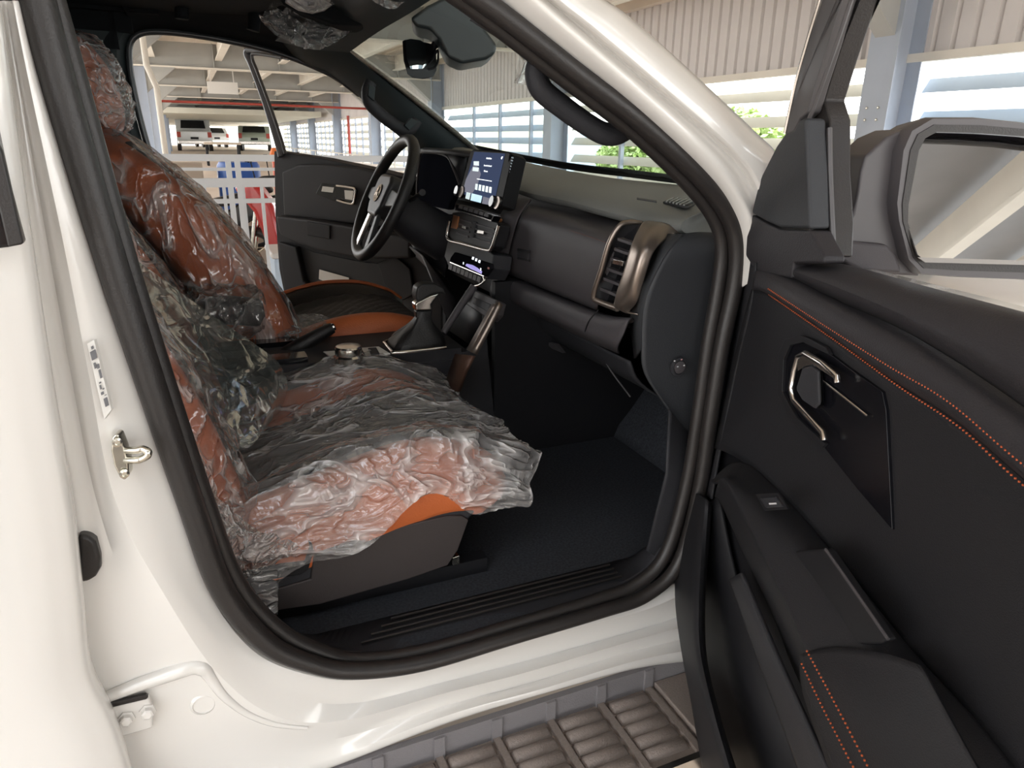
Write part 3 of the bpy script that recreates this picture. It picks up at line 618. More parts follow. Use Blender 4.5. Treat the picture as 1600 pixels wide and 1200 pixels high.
# ceramic edge band + windscreen
wt = [at(548, 80, X=.452), at(700, -20, X=.452), at(860, -130, X=.42)]
W_up = [Vector((.455, 1.36, 1.605)), Vector((.43, 1.05, 1.645)), Vector((.42, .78, 1.655)), Vector((.42, .4, 1.65)), Vector((.44, .08, 1.60))]
Wp = at(545, 78, Y=1.34); W_up[0] = Wp
W_lo = [at(742, 238, Y=1.43), Vector((1.06, 1.1, 1.30)), Vector((1.14, .78, 1.285)), Vector((1.12, .4, 1.275)), Vector((.98, .06, 1.245))]
rows = []
AIp = resample([at(x, y, Y=yv) for (x, y), yv in zip([(545, 78), (590, 114), (640, 154), (690, 195), (742, 238)], (1.34, 1.365, 1.385, 1.41, 1.43))], 5)
for k_, f in enumerate((0, .25, .5, .75, 1)):
    r_ = [a.lerp(b, f)+Vector((.05, 0, .035))*math.sin(math.pi*f) for a, b in zip(W_up, W_lo)]; r_[0] = AIp[k_]; rows.append(r_)
ws = grid('windscreen', rows, GLASS, TR, solid=0, cu=True, cv=True, n=4, label='slightly green tinted windscreen')
DOTS = mat('pale_frit_band', (.62, .60, .52), .5, var=.3, vscale=120)
eb = crom([r[0] for r in rows], 8); eb2 = crom([r[0].lerp(r[1], .12) for r in rows], 8)
grid('frit_band', [[p+Vector((-.004, .0, 0)) for p in eb], [p+Vector((-.004, 0, 0)) for p in eb2]], DOTS, TR, solid=.001)
lowb = crom([r for r in rows[-1]], 6)
grid('lower_frit', [[p+Vector((-.01, 0, .006)) for p in lowb], [p+Vector((-.03, 0, .028)) for p in lowb]], BLACK, TR, solid=.001)
boxes('wiper_stub', [((1.06, .30, 1.29), (1.09, .36, 1.315))], BLACK, TR)
# windscreen sticker
q = [at(x, y, Y=.42) for x, y in [(828, 80), (812, 132), (830, 133), (846, 84)]]
sk = prism('windscreen_sticker', [at(x, y, Y=.60) for x, y in [(812, 78), (803, 130), (822, 133), (832, 82)]], (.001, 0, 0), FILMV, TR, bevel=0, label='faded paper sticker on the windscreen')
# near A pillar trim and grab handle
SIa = [(770, 15), (800, 55), (900, 133), (1000, 208), (1060, 265), (1100, 318), (1120, 360)]
GE = [(735, 30), (800, 72), (845, 105), (960, 188), (1040, 255), (1078, 288), (1112, 330)]
sa = resample(crom([at(x, y, Y=.022) for x, y in SIa], 5), 20); ge = resample(crom([at(x, y, Y=.085) for x, y in GE], 5), 20)
NP = grid('near_pillar_trim', [[p+Vector((-.004, -.01, 0)) for p in sa], sa, [a.lerp(b, .55)+Vector((-.01, -.005, .0)) for a, b in zip(sa, ge)], ge, [p+Vector((.05, .02, .01)) for p in ge]], TRIM, TR, solid=.004)
def phandle(pts, r, Yv, name='grab_handle', m=TRIM, label=None):
    return tube(name, [at(x, y, Y=Yv) for x, y in pts], r, m, TR, n=7, ns=12, label=label)
phandle([(855, 84), (842, 98), (838, 118), (848, 142), (880, 168), (915, 193), (945, 209), (968, 208), (985, 196), (992, 186)], [.015, .0165, .0165, .0165, .015], .08, label='charcoal grab handle on the near windscreen pillar')
fh = tube('grab_handle', [at(x, y, Y=1.35) for x, y in [(580, 128), (574, 142), (577, 160), (592, 176), (612, 192), (630, 202), (643, 200), (652, 188)]], [.017, .019, .019, .017], TRIM, TR, n=6, ns=12, label='dark grab handle on the far windscreen pillar')
for l in ([(577, 131), (587, 137), (585, 158), (575, 150)], [(642, 184), (655, 190), (640, 204), (632, 196)]):
    prism('end_cap', [at(x, y, Y=1.325) for x, y in l], (0, .02, 0), PILLAR, fh, bevel=.002)
tube('grab_handle', [at(x, y, Y=1.36) for x, y in [(284, 30), (284, 14), (290, 2), (330, -4), (375, 4), (396, 14), (397, 30), (395, 48)]], .017, HEAD, TR, n=6, ns=10, label='black overhead grab handle above the driver door')
# ---- dashboard
def PXX(l, X): return [at(x, y, X=X) for x, y in l]
dash = empty('dashboard', (.8, .78, 1.1), parent=TR)
def Lx(l): return [at(x, y, X=X) for x, y, X in l]   # (px,py,X)
# deck: front lip from the screen to the near end, running back to the glass
lipA = Lx([(700, 236, .74), (760, 262, .745), (815, 290, .75), (880, 304, .75), (950, 321, .75), (1010, 336, .75), (1052, 347, .75), (1075, 338, .78), (1110, 322, .83)])
lipA = resample(crom(lipA, 4), 20)
backr = []
for i, p in enumerate(lipA):
    backr.append(Vector((min(1.14, 1.14-.12*max(0, (.4-p.y))), p.y+.02, 1.283)))
mid = [Vector((p.x+.05, p.y+.005, p.z+.010)) for p in lipA]
low = [p+Vector((.004, 0, -.022)) for p in lipA]; low2 = [p+Vector((.05, 0, -.032)) for p in lipA]
deck = grid('dash_top', [low2, low, [p+Vector((0, 0, -.005)) for p in lipA], mid, [a.lerp(b, .5)+Vector((0, 0, .004)) for a, b in zip(mid, backr)], backr], DECK, dash, solid=.003, cv=True, n=3, sub=0)
# near corner block of the deck
prism('corner_block', Lx([(1055, 352, .77), (1062, 338, .80), (1095, 326, .86), (1128, 322, .90), (1130, 366, .88), (1068, 366, .79)]), (.05, .02, 0), DECK, dash, bevel=.003)
# defroster slots
for q in range(9):
    f = q/8; a = at(1040+f*38-10, 316+f*2, Z=1.272); 
dv = empty('defroster_vent', at(1072, 314, Z=1.272), parent=dash) if False else None
g0 = [at(x, y, Z=1.2745) for x, y in [(1036, 318), (1058, 306), (1106, 312), (1074, 326)]]
prism('defroster_vent', g0, (0, 0, .0035), BLACK, dash, bevel=0)
for q in range(1, 7):
    f = q/7; a = g0[0].lerp(g0[3], f)+Vector((0, 0, .005)); b = g0[1].lerp(g0[2], f)+Vector((0, 0, .005)); tube('vent_slat', [a, b], .0022, DECK, dash, ns=5, smooth_path=False)
prism('small_slot', [at(x, y, Z=1.284) for x, y in [(995, 310), (1026, 315), (1026, 317), (995, 312)]], (0, 0, .002), BLACK, dash, bevel=0)
# facia: rows top to bottom, columns from the screen to the near vent
T0 = Lx([(812, 312, .80), (880, 325, .80), (950, 340, .80), (1040, 362, .80)])
T1 = Lx([(825, 322, .745), (880, 334, .745), (930, 350, .745), (985, 362, .745)])
T2 = Lx([(815, 338, .700), (870, 350, .700), (920, 368, .700), (965, 382, .700)])
T3 = Lx([(800, 380, .690), (850, 398, .690), (900, 418, .690), (950, 430, .690)])
T4 = Lx([(793, 418, .700), (850, 442, .700), (890, 458, .700), (935, 475, .700)])
T5 = Lx([(792, 428, .740), (850, 452, .740), (890, 468, .740), (935, 486, .740)])
gb = grid('glovebox', [T0, T1, T2, T3, T4, T5], TRIMW, TR, solid=.004, cu=True, cv=True, n=6, label='padded charcoal glovebox lid with faint orange stitching')
# seam at the left of lid and the pad beside the stack
def stitch_line(name, pts, parent, r=.0008, m=ORTH, seg=.006, n=8):
    P = resample(crom(pts, n), max(4, int(sum((b-a).length for a, b in zip(crom(pts, n), crom(pts, n)[1:]))/seg)*2)); V = []; F = []
    for i in range(0, len(P)-1, 2):
        a, b = P[i], P[i+1]; T = (b-a).normalized(); A = T.orthogonal().normalized(); B = T.cross(A); k = len(V)
        for q, e in ((a, .5), (a.lerp(b, .5), 1.2), (b, .5)):
            for s_ in range(4): V.append(q+(A*math.cos(s_*math.pi/2)+B*math.sin(s_*math.pi/2))*r*e)
        for t_ in (0, 4):
            for s_ in range(4): F.append([k+t_+s_, k+t_+(s_+1) % 4, k+t_+4+(s_+1) % 4, k+t_+4+s_])
    o = mk(name, V, F, m, parent, smooth=False); o['kind'] = 'stuff'; return o
DIM = mat('dim_orange_thread', (.22, .08, .05), .7)
stitch_line('stitching', Lx([(822, 342, .697), (870, 354, .697), (915, 368, .697), (950, 380, .697)]), gb, m=DIM)
stitch_line('stitching', Lx([(822, 346, .696), (870, 358, .696), (912, 372, .696), (946, 384, .696)]), gb, m=DIM)
lt = prism('latch', Lx([(808, 388, .683), (826, 392, .683), (825, 407, .683), (808, 403, .683)]), (.01, 0, 0), TRIM, gb, bevel=.001)
for y0 in (389, 402): prism('latch_slot', Lx([(808, y0, .682), (826, y0+4, .682), (826, y0+7, .682), (808, y0+3, .682)]), (.004, 0, 0), BLACK, gb, bevel=0)
# pad between stack and glovebox
S0 = Lx([(778, 345, .68), (800, 312, .70), (825, 310, .74)])
prs = [Lx([(790, 325, .71), (805, 312, .72), (830, 312, .74)]), Lx([(780, 342, .675), (797, 338, .685), (812, 338, .70)]), Lx([(776, 370, .665), (790, 372, .68), (800, 376, .69)]), Lx([(772, 405, .665), (780, 408, .68), (791, 418, .70)]), Lx([(768, 420, .70), (780, 425, .72), (791, 428, .74)])]
grid('side_pad', prs, TRIMW, TR, solid=.004, cu=True, cv=True, n=5)
tube('copper_strip', Lx([(783, 343, .663), (776, 356, .657), (773, 372, .655), (769, 390, .656)]), [.004, .006, .006, .004], COPPER, dash, ns=8)
# lower pad
B0 = Lx([(770, 420, .735), (850, 453, .735), (930, 486, .735), (1000, 510, .735)])
B1 = Lx([(772, 428, .70), (850, 460, .70), (930, 492, .70), (985, 498, .70)])
B2 = Lx([(768, 445, .692), (850, 478, .692), (915, 508, .692), (975, 520, .692)])
B3 = Lx([(766, 458, .70), (850, 492, .70), (910, 520, .70), (965, 543, .70)])
B4 = Lx([(768, 464, .76), (850, 498, .76), (910, 527, .76), (968, 552, .76)])
lp = grid('lower_pad', [B0, B1, B2, B3, B4], TRIMW, TR, solid=.004, cu=True, cv=True, n=5)
tube('pad_joint', Lx([(935, 484, .688), (920, 502, .684), (914, 518, .69)]), .0013, BLACK, lp, ns=6)
# below: knee panel, dark
K0 = Lx([(740, 452, .77), (850, 498, .77), (925, 535, .77), (985, 565, .77)])
K1 = [p+Vector((.03, 0, -.05)) for p in K0]; K2 = [p+Vector((.12, 0, -.10)) for p in K0]; K3 = [p+Vector((.30, 0, -.12)) for p in K0]
grid('knee_panel', [K0, K1, K2, K3], TRIM, TR, solid=.004, cu=True, cv=True, n=4)
tube('panel_edge', Lx([(785, 468, .762), (850, 497, .762), (900, 520, .762), (930, 532, .76), (938, 550, .78), (955, 580, .80), (985, 620, .83)]), .0018, TRIMW, dash, ns=6)
prism('footwell_lamp', Lx([(848, 532, .80), (868, 538, .80), (879, 552, .80), (862, 545, .80)]), (.01, 0, 0), TRIMW, dash, bevel=.001)
# near end cap of dash
endc = [[at(x, y, Y=.075) for x, y in [(1068, 366), (1095, 364), (1130, 366)]], [at(x, y, Y=.06) for x, y in [(1040, 400), (1085, 385), (1130, 384)]], [at(x, y, Y=.06) for x, y in [(1008, 470), (1065, 460), (1122, 460)]], [at(x, y, Y=.06) for x, y in [(1003, 540), (1055, 540), (1112, 540)]], [at(x, y, Y=.06) for x, y in [(1008, 585), (1055, 610), (1102, 630)]], [at(x, y, Y=.05) for x, y in [(1045, 640), (1068, 670), (1092, 700)]]]
KICK = mat('bluish_charcoal', (.028, .030, .034), .6, bump=.25, bscale=700)
grid('dash_end_panel', endc, KICK, TR, solid=.004, cu=True, cv=True, n=5)
grid('dash_side_return', [[at(x, y, X=.74) for x, y in [(1040, 366), (1000, 430), (985, 500), (992, 560)]], [at(x, y, Y=.07) for x, y in [(1068, 366), (1035, 405), (1008, 470), (1003, 545)]]], KICK, TR, solid=.004, cv=False)
kc = at(1060, 573, Y=.052); sw = lathe('airbag_switch', kc, (0, -1, 0), [(.017, 0), (.017, .003), (.013, .004), (.0125, .002)], TRIM, TR, ns=24, label='round key switch on the dashboard end')
lathe('key_ring', kc+Vector((0, -.003, 0)), (0, -1, 0), [(.011, 0), (.011, .002), (.0095, .0025)], TRIMW, sw, ns=20)
LED = mat('dim_pink_print', (.5, .25, .25), .6); WPR = mat('white_print', (.6, .6, .62), .6)
for dx, dy, m_ in ((5, -11, LED), (-6, -9, WPR), (9, -2, WPR), (-1, 0, WPR)): box('printed_mark', at(1060+dx, 573+dy, Y=.0455), (.003, .0006, .0022), m_, sw, bevel=0)
# side kick trim near sill, footwell side
grid('kick_panel', [[at(x, y, Y=.045) for x, y in [(1045, 640), (1070, 670), (1095, 700)]], [at(x, y, Y=.045) for x, y in [(1040, 740), (1062, 760), (1085, 780)]], [at(x, y, Y=.045) for x, y in [(1010, 860), (1030, 872), (1050, 880)]]], TRIM, TR, solid=.004, cu=True)
boxes('footwell_side', [((.80, .03, .55), (1.15, .05, 1.2))], CARPET, TR)
# ---- near (passenger) side air vent
vent = prism('air_vent', Lx([(970, 352, .70), (1000, 350, .72), (975, 400, .68), (948, 470, .68), (940, 476, .69), (928, 470, .69), (930, 448, .68), (945, 395, .68)]), (.03, 0, 0), BLACK, TR, bevel=.002, label='tall passenger air vent in a bronze surround')
tube('bronze_frame', Lx([(1003, 349, .73), (985, 347, .71), (968, 353, .69), (952, 380, .675), (940, 420, .670), (930, 450, .670), (928, 466, .673), (938, 472, .675), (965, 482, .675)]), [.004, .005, .005, .005, .0055, .006], BRONZE, vent, ns=8, n=6)
wide = [Lx([(1010, 346, .74), (1040, 350, .75), (1068, 364, .78)]), Lx([(1002, 352, .71), (1022, 358, .71), (1050, 368, .75)]), Lx([(988, 382, .675), (1004, 388, .672), (1022, 392, .69)]), Lx([(975, 425, .664), (991, 430, .66), (1006, 436, .675)]), Lx([(965, 455, .664), (981, 462, .66), (996, 470, .675)]), Lx([(960, 476, .668), (972, 482, .666), (984, 486, .680)]), Lx([(962, 480, .675), (978, 488, .676), (998, 492, .69)])]
grid('bronze_surround', wide, BRONZE, vent, solid=.003, cu=True, cv=True, n=5)
for q in range(6):
    f = (q+.6)/6.2; xl, yl = 968-f*34, 362+f*96; xr, yr = 996-f*36+4*math.sin(f*3), 366+f*98+6
    prism('vent_slat', Lx([(xl, yl, .677), (xr, yr, .677), (xr, yr+5, .677), (xl, yl+5, .677)]), (.012, 0, .0), TRIMW, vent, bevel=.0008)
prism('vent_tab', Lx([(958, 405, .670), (974, 408, .670), (972, 416, .670), (956, 412, .670)]), (.006, 0, 0), CHROME, vent, bevel=.001)
# ---- touchscreen
SC = Plane(at(760, 280, X=.645), (0, 1, 0), (0, 0, 1), Vector((-1, 0, .28)).normalized())
scr = prism('touchscreen', [SC.px(x, y) for x, y in [(739, 233), (796, 237), (801, 243), (783, 322), (776, 324), (716, 307), (718, 300), (734, 238)]], Vector((.035, 0, -.01)), mat('screen_bezel', (.012, .012, .013), .45, spec=.05), TR, bevel=.004, label='large upright touchscreen, switched on, on top of the dashboard')
def quad(name, l, m, par, w, t=.0006, pl=SC, bevel=0, **k): return prism(name, [pl.px(x, y, w) for x, y in l], -pl.n*t, m, par, bevel=bevel, **k)
sc_blue = mat('screen_navy', (.008, .010, .02), .5, spec=.0, emit=(.03, .04, .075), es=1.0)
sc_grey = mat('screen_grey', (.02, .02, .025), .5, spec=.0, emit=(.13, .13, .16), es=1.0)
sc_lit = mat('screen_white', (.3, .3, .3), .2, emit=(.85, .9, .95), es=1.0)
sc_pale = mat('screen_pale', (.3, .3, .3), .2, emit=(.42, .50, .50), es=1.0)
sc_blu2 = mat('screen_blue', (.1, .2, .3), .2, emit=(.30, .45, .55), es=1.0)
quad('screen_panel', [(741, 237), (789, 240), (772, 316), (722, 303)], sc_blue, scr, .0008)
quad('screen_area', [(741, 256), (748, 262), (751, 272), (746, 288), (737, 303), (723, 299), (728, 280)], sc_grey, scr, .0014)
quad('screen_tile', [(740, 252), (748, 252), (748, 259), (740, 258)], sc_pale, scr, .0022); quad('screen_tile', [(739, 261), (748, 262), (747, 268), (738, 267)], sc_pale, scr, .0022)
ux = SC.px(780, 260)-SC.px(750, 254); uy = Vector((.28, 0, 1))
ux = Vector((0, -1, 0))
text('screen_text', 'Android Auto', SC.px(764, 247.5, .002), ux, uy, .0058, sc_lit, scr)
text('screen_text', 'Do not drive distracted', SC.px(762, 259, .002), ux, uy, .0050, sc_lit, scr)
text('screen_text', 'OK to start', SC.px(759, 267.5, .002), ux, uy, .0050, sc_lit, scr)
text('screen_text', '47', SC.px(784, 247, .002), ux, uy, .009, sc_lit, scr)
quad('screen_line', [(745, 279), (768, 282.5), (768, 283.5), (745, 280)], sc_lit, scr, .002)
for q in range(5): quad('screen_icon', [(743+q*5.4, 287+q*1.2), (746.5+q*5.4, 287.6+q*1.2), (745.5+q*5.4, 297+q*1.2), (742+q*5.4, 296+q*1.2)], sc_pale, scr, .002)
quad('status_bar', [(729, 300), (735, 301.5), (733, 312), (727, 310)], sc_pale, scr, .002)
quad('status_bar', [(737, 302), (753, 306), (751, 317), (735, 313)], sc_blu2, scr, .002)
quad('status_bar', [(755, 307), (770, 311), (768, 321), (753, 318)], sc_grey, scr, .002)
# ribbed side
prism('screen_side', Lx([(796, 240, .655), (808, 243, .70), (813, 252, .70), (806, 300, .70), (790, 322, .69), (783, 322, .66)]), (.01, .02, 0), BLACK, scr, bevel=.002)
for q in range(9):
    f = q/8; prism('side_rib', Lx([(799-f*5, 248+f*36-3, .652), (811-f*3, 250+f*36-3, .69), (811-f*3, 252.3+f*36-3, .69), (799-f*5, 250.3+f*36-3, .652)]), (.002, .004, 0), STEELP, scr, bevel=0)
# knobs
for x, y in ((721, 300), (777, 317)):
    kb = lathe('control_knob', SC.px(x, y, .004), SC.n, [(.0155, -.004), (.0155, .0), (.0135, .002), (.0135, .014), (.012, .016), (.0, .016)], GLOSS, scr, ns=24)
    lathe('knob_ring', SC.px(x, y, .012), SC.n, [(.0138, 0), (.0140, .001), (.0138, .002)], BRONZE, scr, ns=24)
# key strip
PL = Plane(at(745, 350, X=.640), (0, 1, 0), (0, 0, 1), Vector((-1, 0, .15)).normalized())
quad('key_strip', [(712, 318), (730, 322), (772, 337), (768, 345), (740, 338), (711, 328)], GLOSS, dash, .004, .02, PL, bevel=.002)
quad('chrome_line', [(711, 327), (740, 335), (767, 344), (767, 345.5), (740, 337), (711, 328.5)], CHROME, dash, .006, .002, PL)
for q in range(6): quad('key', [(717+q*8, 320.5+q*2.5), (723+q*8, 322+q*2.5), (722+q*8, 327+q*2.5), (716+q*8, 325+q*2.5)], TRIMW, dash, .006, .002, PL)
# centre vents
cv_ = quad('centre_air_vent', [(707, 332), (716, 331), (776, 347), (780, 352), (772, 384), (765, 391), (752, 388), (704, 375), (698, 368), (700, 355)], BLACK, TR, .0, .03, PL, bevel=.003, label='centre air vents with a satin lower frame')
tube('vent_frame', [PL.px(x, y, .004) for x, y in [(703, 345), (699, 366), (702, 375), (720, 380), (760, 391), (768, 388), (774, 372), (780, 352)]], .0045, CHROME, cv_, ns=8, n=5)
quad('copper_insert', [(708, 336), (716, 338), (713, 358), (704, 356)], COPPER, cv_, .004, .006, PL, bevel=.001)
quad('vent_divider', [(738, 345), (744, 347), (739, 372), (733, 370)], TRIM, cv_, .004, .01, PL, bevel=.001)
for a_, b_ in (((718, 341), (737, 347)), ((744, 349), (772, 357))):
    for q in range(4):
        dy = q*7.2; dx = -q*1.9; quad('vent_slat', [(a_[0]+dx, a_[1]+dy), (b_[0]+dx, b_[1]+dy), (b_[0]+dx, b_[1]+dy+2.5), (a_[0]+dx, a_[1]+dy+2.5)], TRIMW, cv_, .003, .01, PL)
quad('vent_tab', [(746, 359), (756, 361), (755, 366), (745, 364)], CHROME, cv_, .006, .004, PL, bevel=.0006); quad('vent_tab', [(722, 352), (728, 354), (727, 358), (721, 356)], CHROME, cv_, .006, .004, PL, bevel=.0006)
quad('stack_surround', [(700, 374), (766, 394), (771, 398), (768, 420), (760, 436), (700, 415), (694, 400)], TRIM, dash, -.004, .05, PL, bevel=.003)
# climate display
cl = quad('climate_panel', [(710, 394), (766, 412), (766, 420), (757, 432), (702, 409), (704, 402)], mat('climate_black', (.01, .01, .012), .5, spec=.0), TR, .004, .01, PL, bevel=.002, label='climate control panel with lit display and chrome key row')
cpur = mat('display_violet', (.1, .1, .3), .3, emit=(.16, .13, .38), es=1.0)
for x, y in ((738, 401), (743, 403.5), (748, 406)): quad('lit_symbol', [(x, y), (x+2.6, y+.8), (x+1.6, y+5), (x-1, y+4)], sc_lit, cl, .0055, .0008, PL)
quad('lit_display', [(729, 412), (738, 414), (745, 418), (753, 424), (752, 428), (742, 423), (735, 420), (727, 415)], cpur, cl, .0052, .0008, PL)
text('lit_digits', '22', PL.px(724, 411.5, .0055), (0, -1, 0), (.15, 0, 1), .008, sc_lit, cl); text('lit_digits', '22', PL.px(751, 421, .0055), (0, -1, 0), (.15, 0, 1), .008, sc_lit, cl)
quad('red_mark', [(762, 417), (764.5, 418), (764, 421), (761.5, 420)], REDP, cl, .0055, .0008, PL)
quad('chrome_line', [(703, 409), (756, 431), (756, 432.2), (703, 410.4)], CHROME, cl, .006, .002, PL)
for q in range(8):
    x, y = 702+q*6.3, 411.5+q*2.75
    quad('key', [(x, y), (x+5.2, y+2.2), (x+3.2, y+11), (x-2, y+8.8)], TRIMW, cl, .002, .006, PL, bevel=.0005)
tube('chrome_curve', [PL.px(x, y, .006) for x, y in [(756, 433), (757, 439), (750, 445), (742, 447)]], .003, CHROME, cl, ns=8)
# lower tray: start button panel and USB plate, pillars
PT = Plane(at(750, 475, X=.60), (0, 1, 0), (0, 0, 1), Vector((-1, 0, .5)).normalized())
tr_ = quad('switch_plate', [(733, 449), (775, 468), (770, 487), (761, 497), (722, 471), (726, 455)], TRIMW, TR, .0, .03, PT, bevel=.003)
lathe('logo_ring', PT.px(731, 463, .003), PT.n, [(.0135, 0), (.0135, .003), (.0115, .003), (.0115, .001)], CHROME, tr_, ns=24)
text('logo_letters', 'R', PT.px(731, 463, .005), (0, -1, 0), (.5, 0, 1), .014, WPR, tr_)
quad('socket_cover', [(741, 464), (766, 475), (762, 487), (738, 474)], TRIM, tr_, .002, .006, PT, bevel=.002)
tube('tray_pillar', Lx([(768, 466, .60), (738, 420, .64)]) if False else Lx([(741, 447, .60), (715, 485, .56), (693, 520, .52)]), [.010, .009, .008], TRIMW, TR, ns=8, flat=1)
bp_ = [[at(x, y, X=.59) for x, y in [(771, 478), (783, 474)]], [at(x, y, X=.56) for x, y in [(752, 512), (764, 512)]], [at(x, y, X=.53) for x, y in [(732, 548), (742, 553)]]]
grid('bronze_bar', bp_, BRONZE, TR, solid=.012, cv=True, n=4, label='bronze trimmed bar beside the console tray')
grid('copper_bar', [[at(x, y, X=.53) for x, y in [(714, 553), (740, 556)]], [at(x, y, X=.52) for x, y in [(704, 580), (728, 580)]], [at(x, y, X=.51) for x, y in [(695, 612), (716, 612)]]], mat('dark_bronze', (.12, .065, .045), .5, .4), TR, solid=.01)
grid('far_console_panel', [[at(x, y, X=.70) for x, y in [(640, 385), (700, 440)]], [at(x, y, X=.66) for x, y in [(660, 400), (712, 470)]], [at(x, y, X=.62) for x, y in [(672, 430), (700, 500)]]], TRIMW, TR, solid=.006)
# tray interior dark
grid('console_tray', [[at(x, y, X=.66) for x, y in [(735, 455), (775, 490)]], [at(x, y, X=.64) for x, y in [(700, 515), (745, 545)]]], BLACK, TR, solid=.004)
# ---- instrument cluster and hood
cl_o = [(658, 243), (662, 238), (695, 243), (706, 262), (716, 285), (712, 300), (702, 318), (700, 328), (672, 322), (652, 310), (650, 290)]
CLM = mat('cluster_glass', (.012, .013, .018), .5, spec=.0)
cu = prism('instrument_cluster', Lx([(x, y, .70) for x, y in cl_o]), (.02, 0, 0), CLM, TR, bevel=.003, label='dark instrument cluster behind the steering wheel')
tube('hood_edge', Lx([(652, 318, .685), (652, 285, .68), (657, 243, .68), (664, 238, .68), (696, 243, .68), (708, 262, .68), (718, 288, .69)]), .0035, TRIMW, cu, ns=8)
hd = [Lx([(657, 236, .66), (700, 238, .66), (740, 244, .69)]), Lx([(664, 233, .72), (700, 236, .72), (745, 240, .74)]), Lx([(672, 234, .80), (705, 236, .80), (750, 240, .82)])]
grid('cluster_hood', hd, TRIM, TR, solid=.012, cu=True)
grid('hood_side', [Lx([(700, 242, .68), (728, 246, .70)]), Lx([(712, 262, .68), (726, 268, .70)]), Lx([(720, 285, .69), (722, 300, .70)])], TRIM, TR, solid=.008)
boxes('dash_lower_driver', [((.74, .80, .98), (1.1, 1.5, 1.20))], TRIM, TR)
boxes('dash_core', [((.80, .10, 1.02), (1.12, 1.5, 1.235))], BLACK, TR)
grid('driver_knee_panel', [[at(x, y, X=.72) for x, y in [(640, 330), (705, 335)]], [at(x, y, X=.71) for x, y in [(640, 370), (700, 385)]], [at(x, y, X=.70) for x, y in [(650, 395), (695, 425)]], [at(x, y, X=.76) for x, y in [(650, 400), (690, 440)]]], TRIM, TR, solid=.006, cv=True)
# ---- steering wheel
hub = at(600, 309, Y=1.15)
rake = R(26); ax = Vector((-math.cos(rake), .0, math.sin(rake))).normalized(); uu = Vector((0, 1, 0)); vv = ax.cross(uu).normalized()
if vv.z < 0: vv = -vv
sw_ = empty('steering_wheel', hub, parent=TR, label='black leather steering wheel with satin lower spoke')
RR = .174
tube('rim', [hub+uu*math.cos(a)*RR+vv*math.sin(a)*RR for a in [q*math.pi/12 for q in range(24)]], .0165, BLEATH, sw_, closed=True, n=3, ns=12)
def wp(a, b, c=0): return hub+uu*a+vv*b+ax*c
HUBM = mat('hub_plastic', (.04, .04, .042), .45, bump=.2, bscale=700)
prism('airbag_cover', [wp(a, b, -.03) for a, b in [(-.075, .045), (-.055, .065), (.055, .065), (.075, .045), (.07, -.03), (.045, -.06), (-.045, -.06), (-.07, -.03)]], ax*.05, HUBM, sw_, bevel=.012, seg=4)
lathe('emblem', wp(0, .005, .020), ax, [(.026, 0), (.026, .003), (.022, .003)], GLOSS, sw_, ns=28)
# three rhombus emblem
for k_ in range(3):
    a = math.pi/2+k_*2*math.pi/3; d1 = uu*math.cos(a)+vv*math.sin(a); d2 = uu*math.cos(a+math.pi/2)+vv*math.sin(a+math.pi/2); c = wp(0, .005, .0235)
    prism('emblem_diamond', [c, c+d1*.009+d2*.0052, c+d1*.018, c+d1*.009-d2*.0052], ax*.002, CHROME, sw_, bevel=0)
for s_ in (-1, 1):
    prism('spoke', [wp(s_*.065, .03, -.008), wp(s_*.17, .02, -.012), wp(s_*.172, -.012, -.012), wp(s_*.065, -.025, -.008)], ax*.018, HUBM, sw_, bevel=.005)
for s_ in (-1, 1):
    prism('lower_spoke', [wp(s_*.03, -.05, 0), wp(s_*.052, -.045, 0), wp(s_*.075, -.158, -.004), wp(s_*.045, -.168, -.004)], ax*.012, CHROME if s_ > 0 else HUBM, sw_, bevel=.003)
tube('column_shroud', [wp(0, -.01, -.03), wp(0, -.02, -.1), wp(0, -.03, -.22)], [.05, .062, .07], TRIM, sw_, ns=16)
tube('stalk', [wp(-.03, .02, -.06), wp(-.12, .045, -.055), wp(-.17, .05, -.045)], [.006, .006, .009], TRIM, sw_)
tube('stalk', [wp(.03, .02, -.06), wp(.12, .045, -.055), wp(.17, .05, -.045)], [.006, .006, .009], TRIM, sw_)
# ---- centre console
cons = empty('centre_console', (.3, .75, .9), parent=TR)
CZ = .915
def cz(x, y, Z=CZ): return at(x, y, Z=Z)
boxes('console_body', [((-.35, .665, .60), (.58, .87, CZ-.02))], TRIM, cons)
boxes('console_top', [((-.35, .663, CZ-.02), (.56, .872, CZ-.008))], TRIM, cons)
prism('console_trim_side', [(-.3, .662, .88), (.55, .662, .88), (.62, .662, .93), (.62, .662, .99), (.66, .662, .6), (-.3, .662, .6)], (0, .02, 0), TRIM, cons, bevel=.002)
# gear boot, lever
gb0 = [cz(x, y, .915) for x, y in [(600, 536), (612, 550), (697, 543), (672, 520), (636, 520)]]
gc = cz(655, 538, .915)
rows = []
base = resample(crom([cz(x, y, .912) for x, y in [(604, 537), (618, 549), (655, 547), (694, 541), (690, 528), (668, 520), (640, 520), (615, 525), (604, 537)]], 4), 25)
topc = at(664, 485, Y=gc.y)
for f, s_ in ((0, 1), (.15, .93), (.35, .70), (.5, .52), (.62, .40), (.75, .30), (.9, .24), (1, .22)):
    rows.append([gc.lerp(topc, f)+(p-gc)*s_*(1+.05*math.sin(i*2.1+f*9)) for i, p in enumerate(base)])
gboot = grid('gear_boot', rows, BLEATH, TR, solid=.002, cv=True, n=3, sub=1)
tube('chrome_frame', [cz(x, y, .918) for x, y in [(636, 521), (603, 534), (602, 537), (612, 549), (618, 551), (655, 548), (697, 543)]], .0042, CHROME, gboot, ns=8, n=3)
gl = empty('gear_lever', topc, parent=TR, label='gear lever with black knob and silver collar')
KY = topc.y
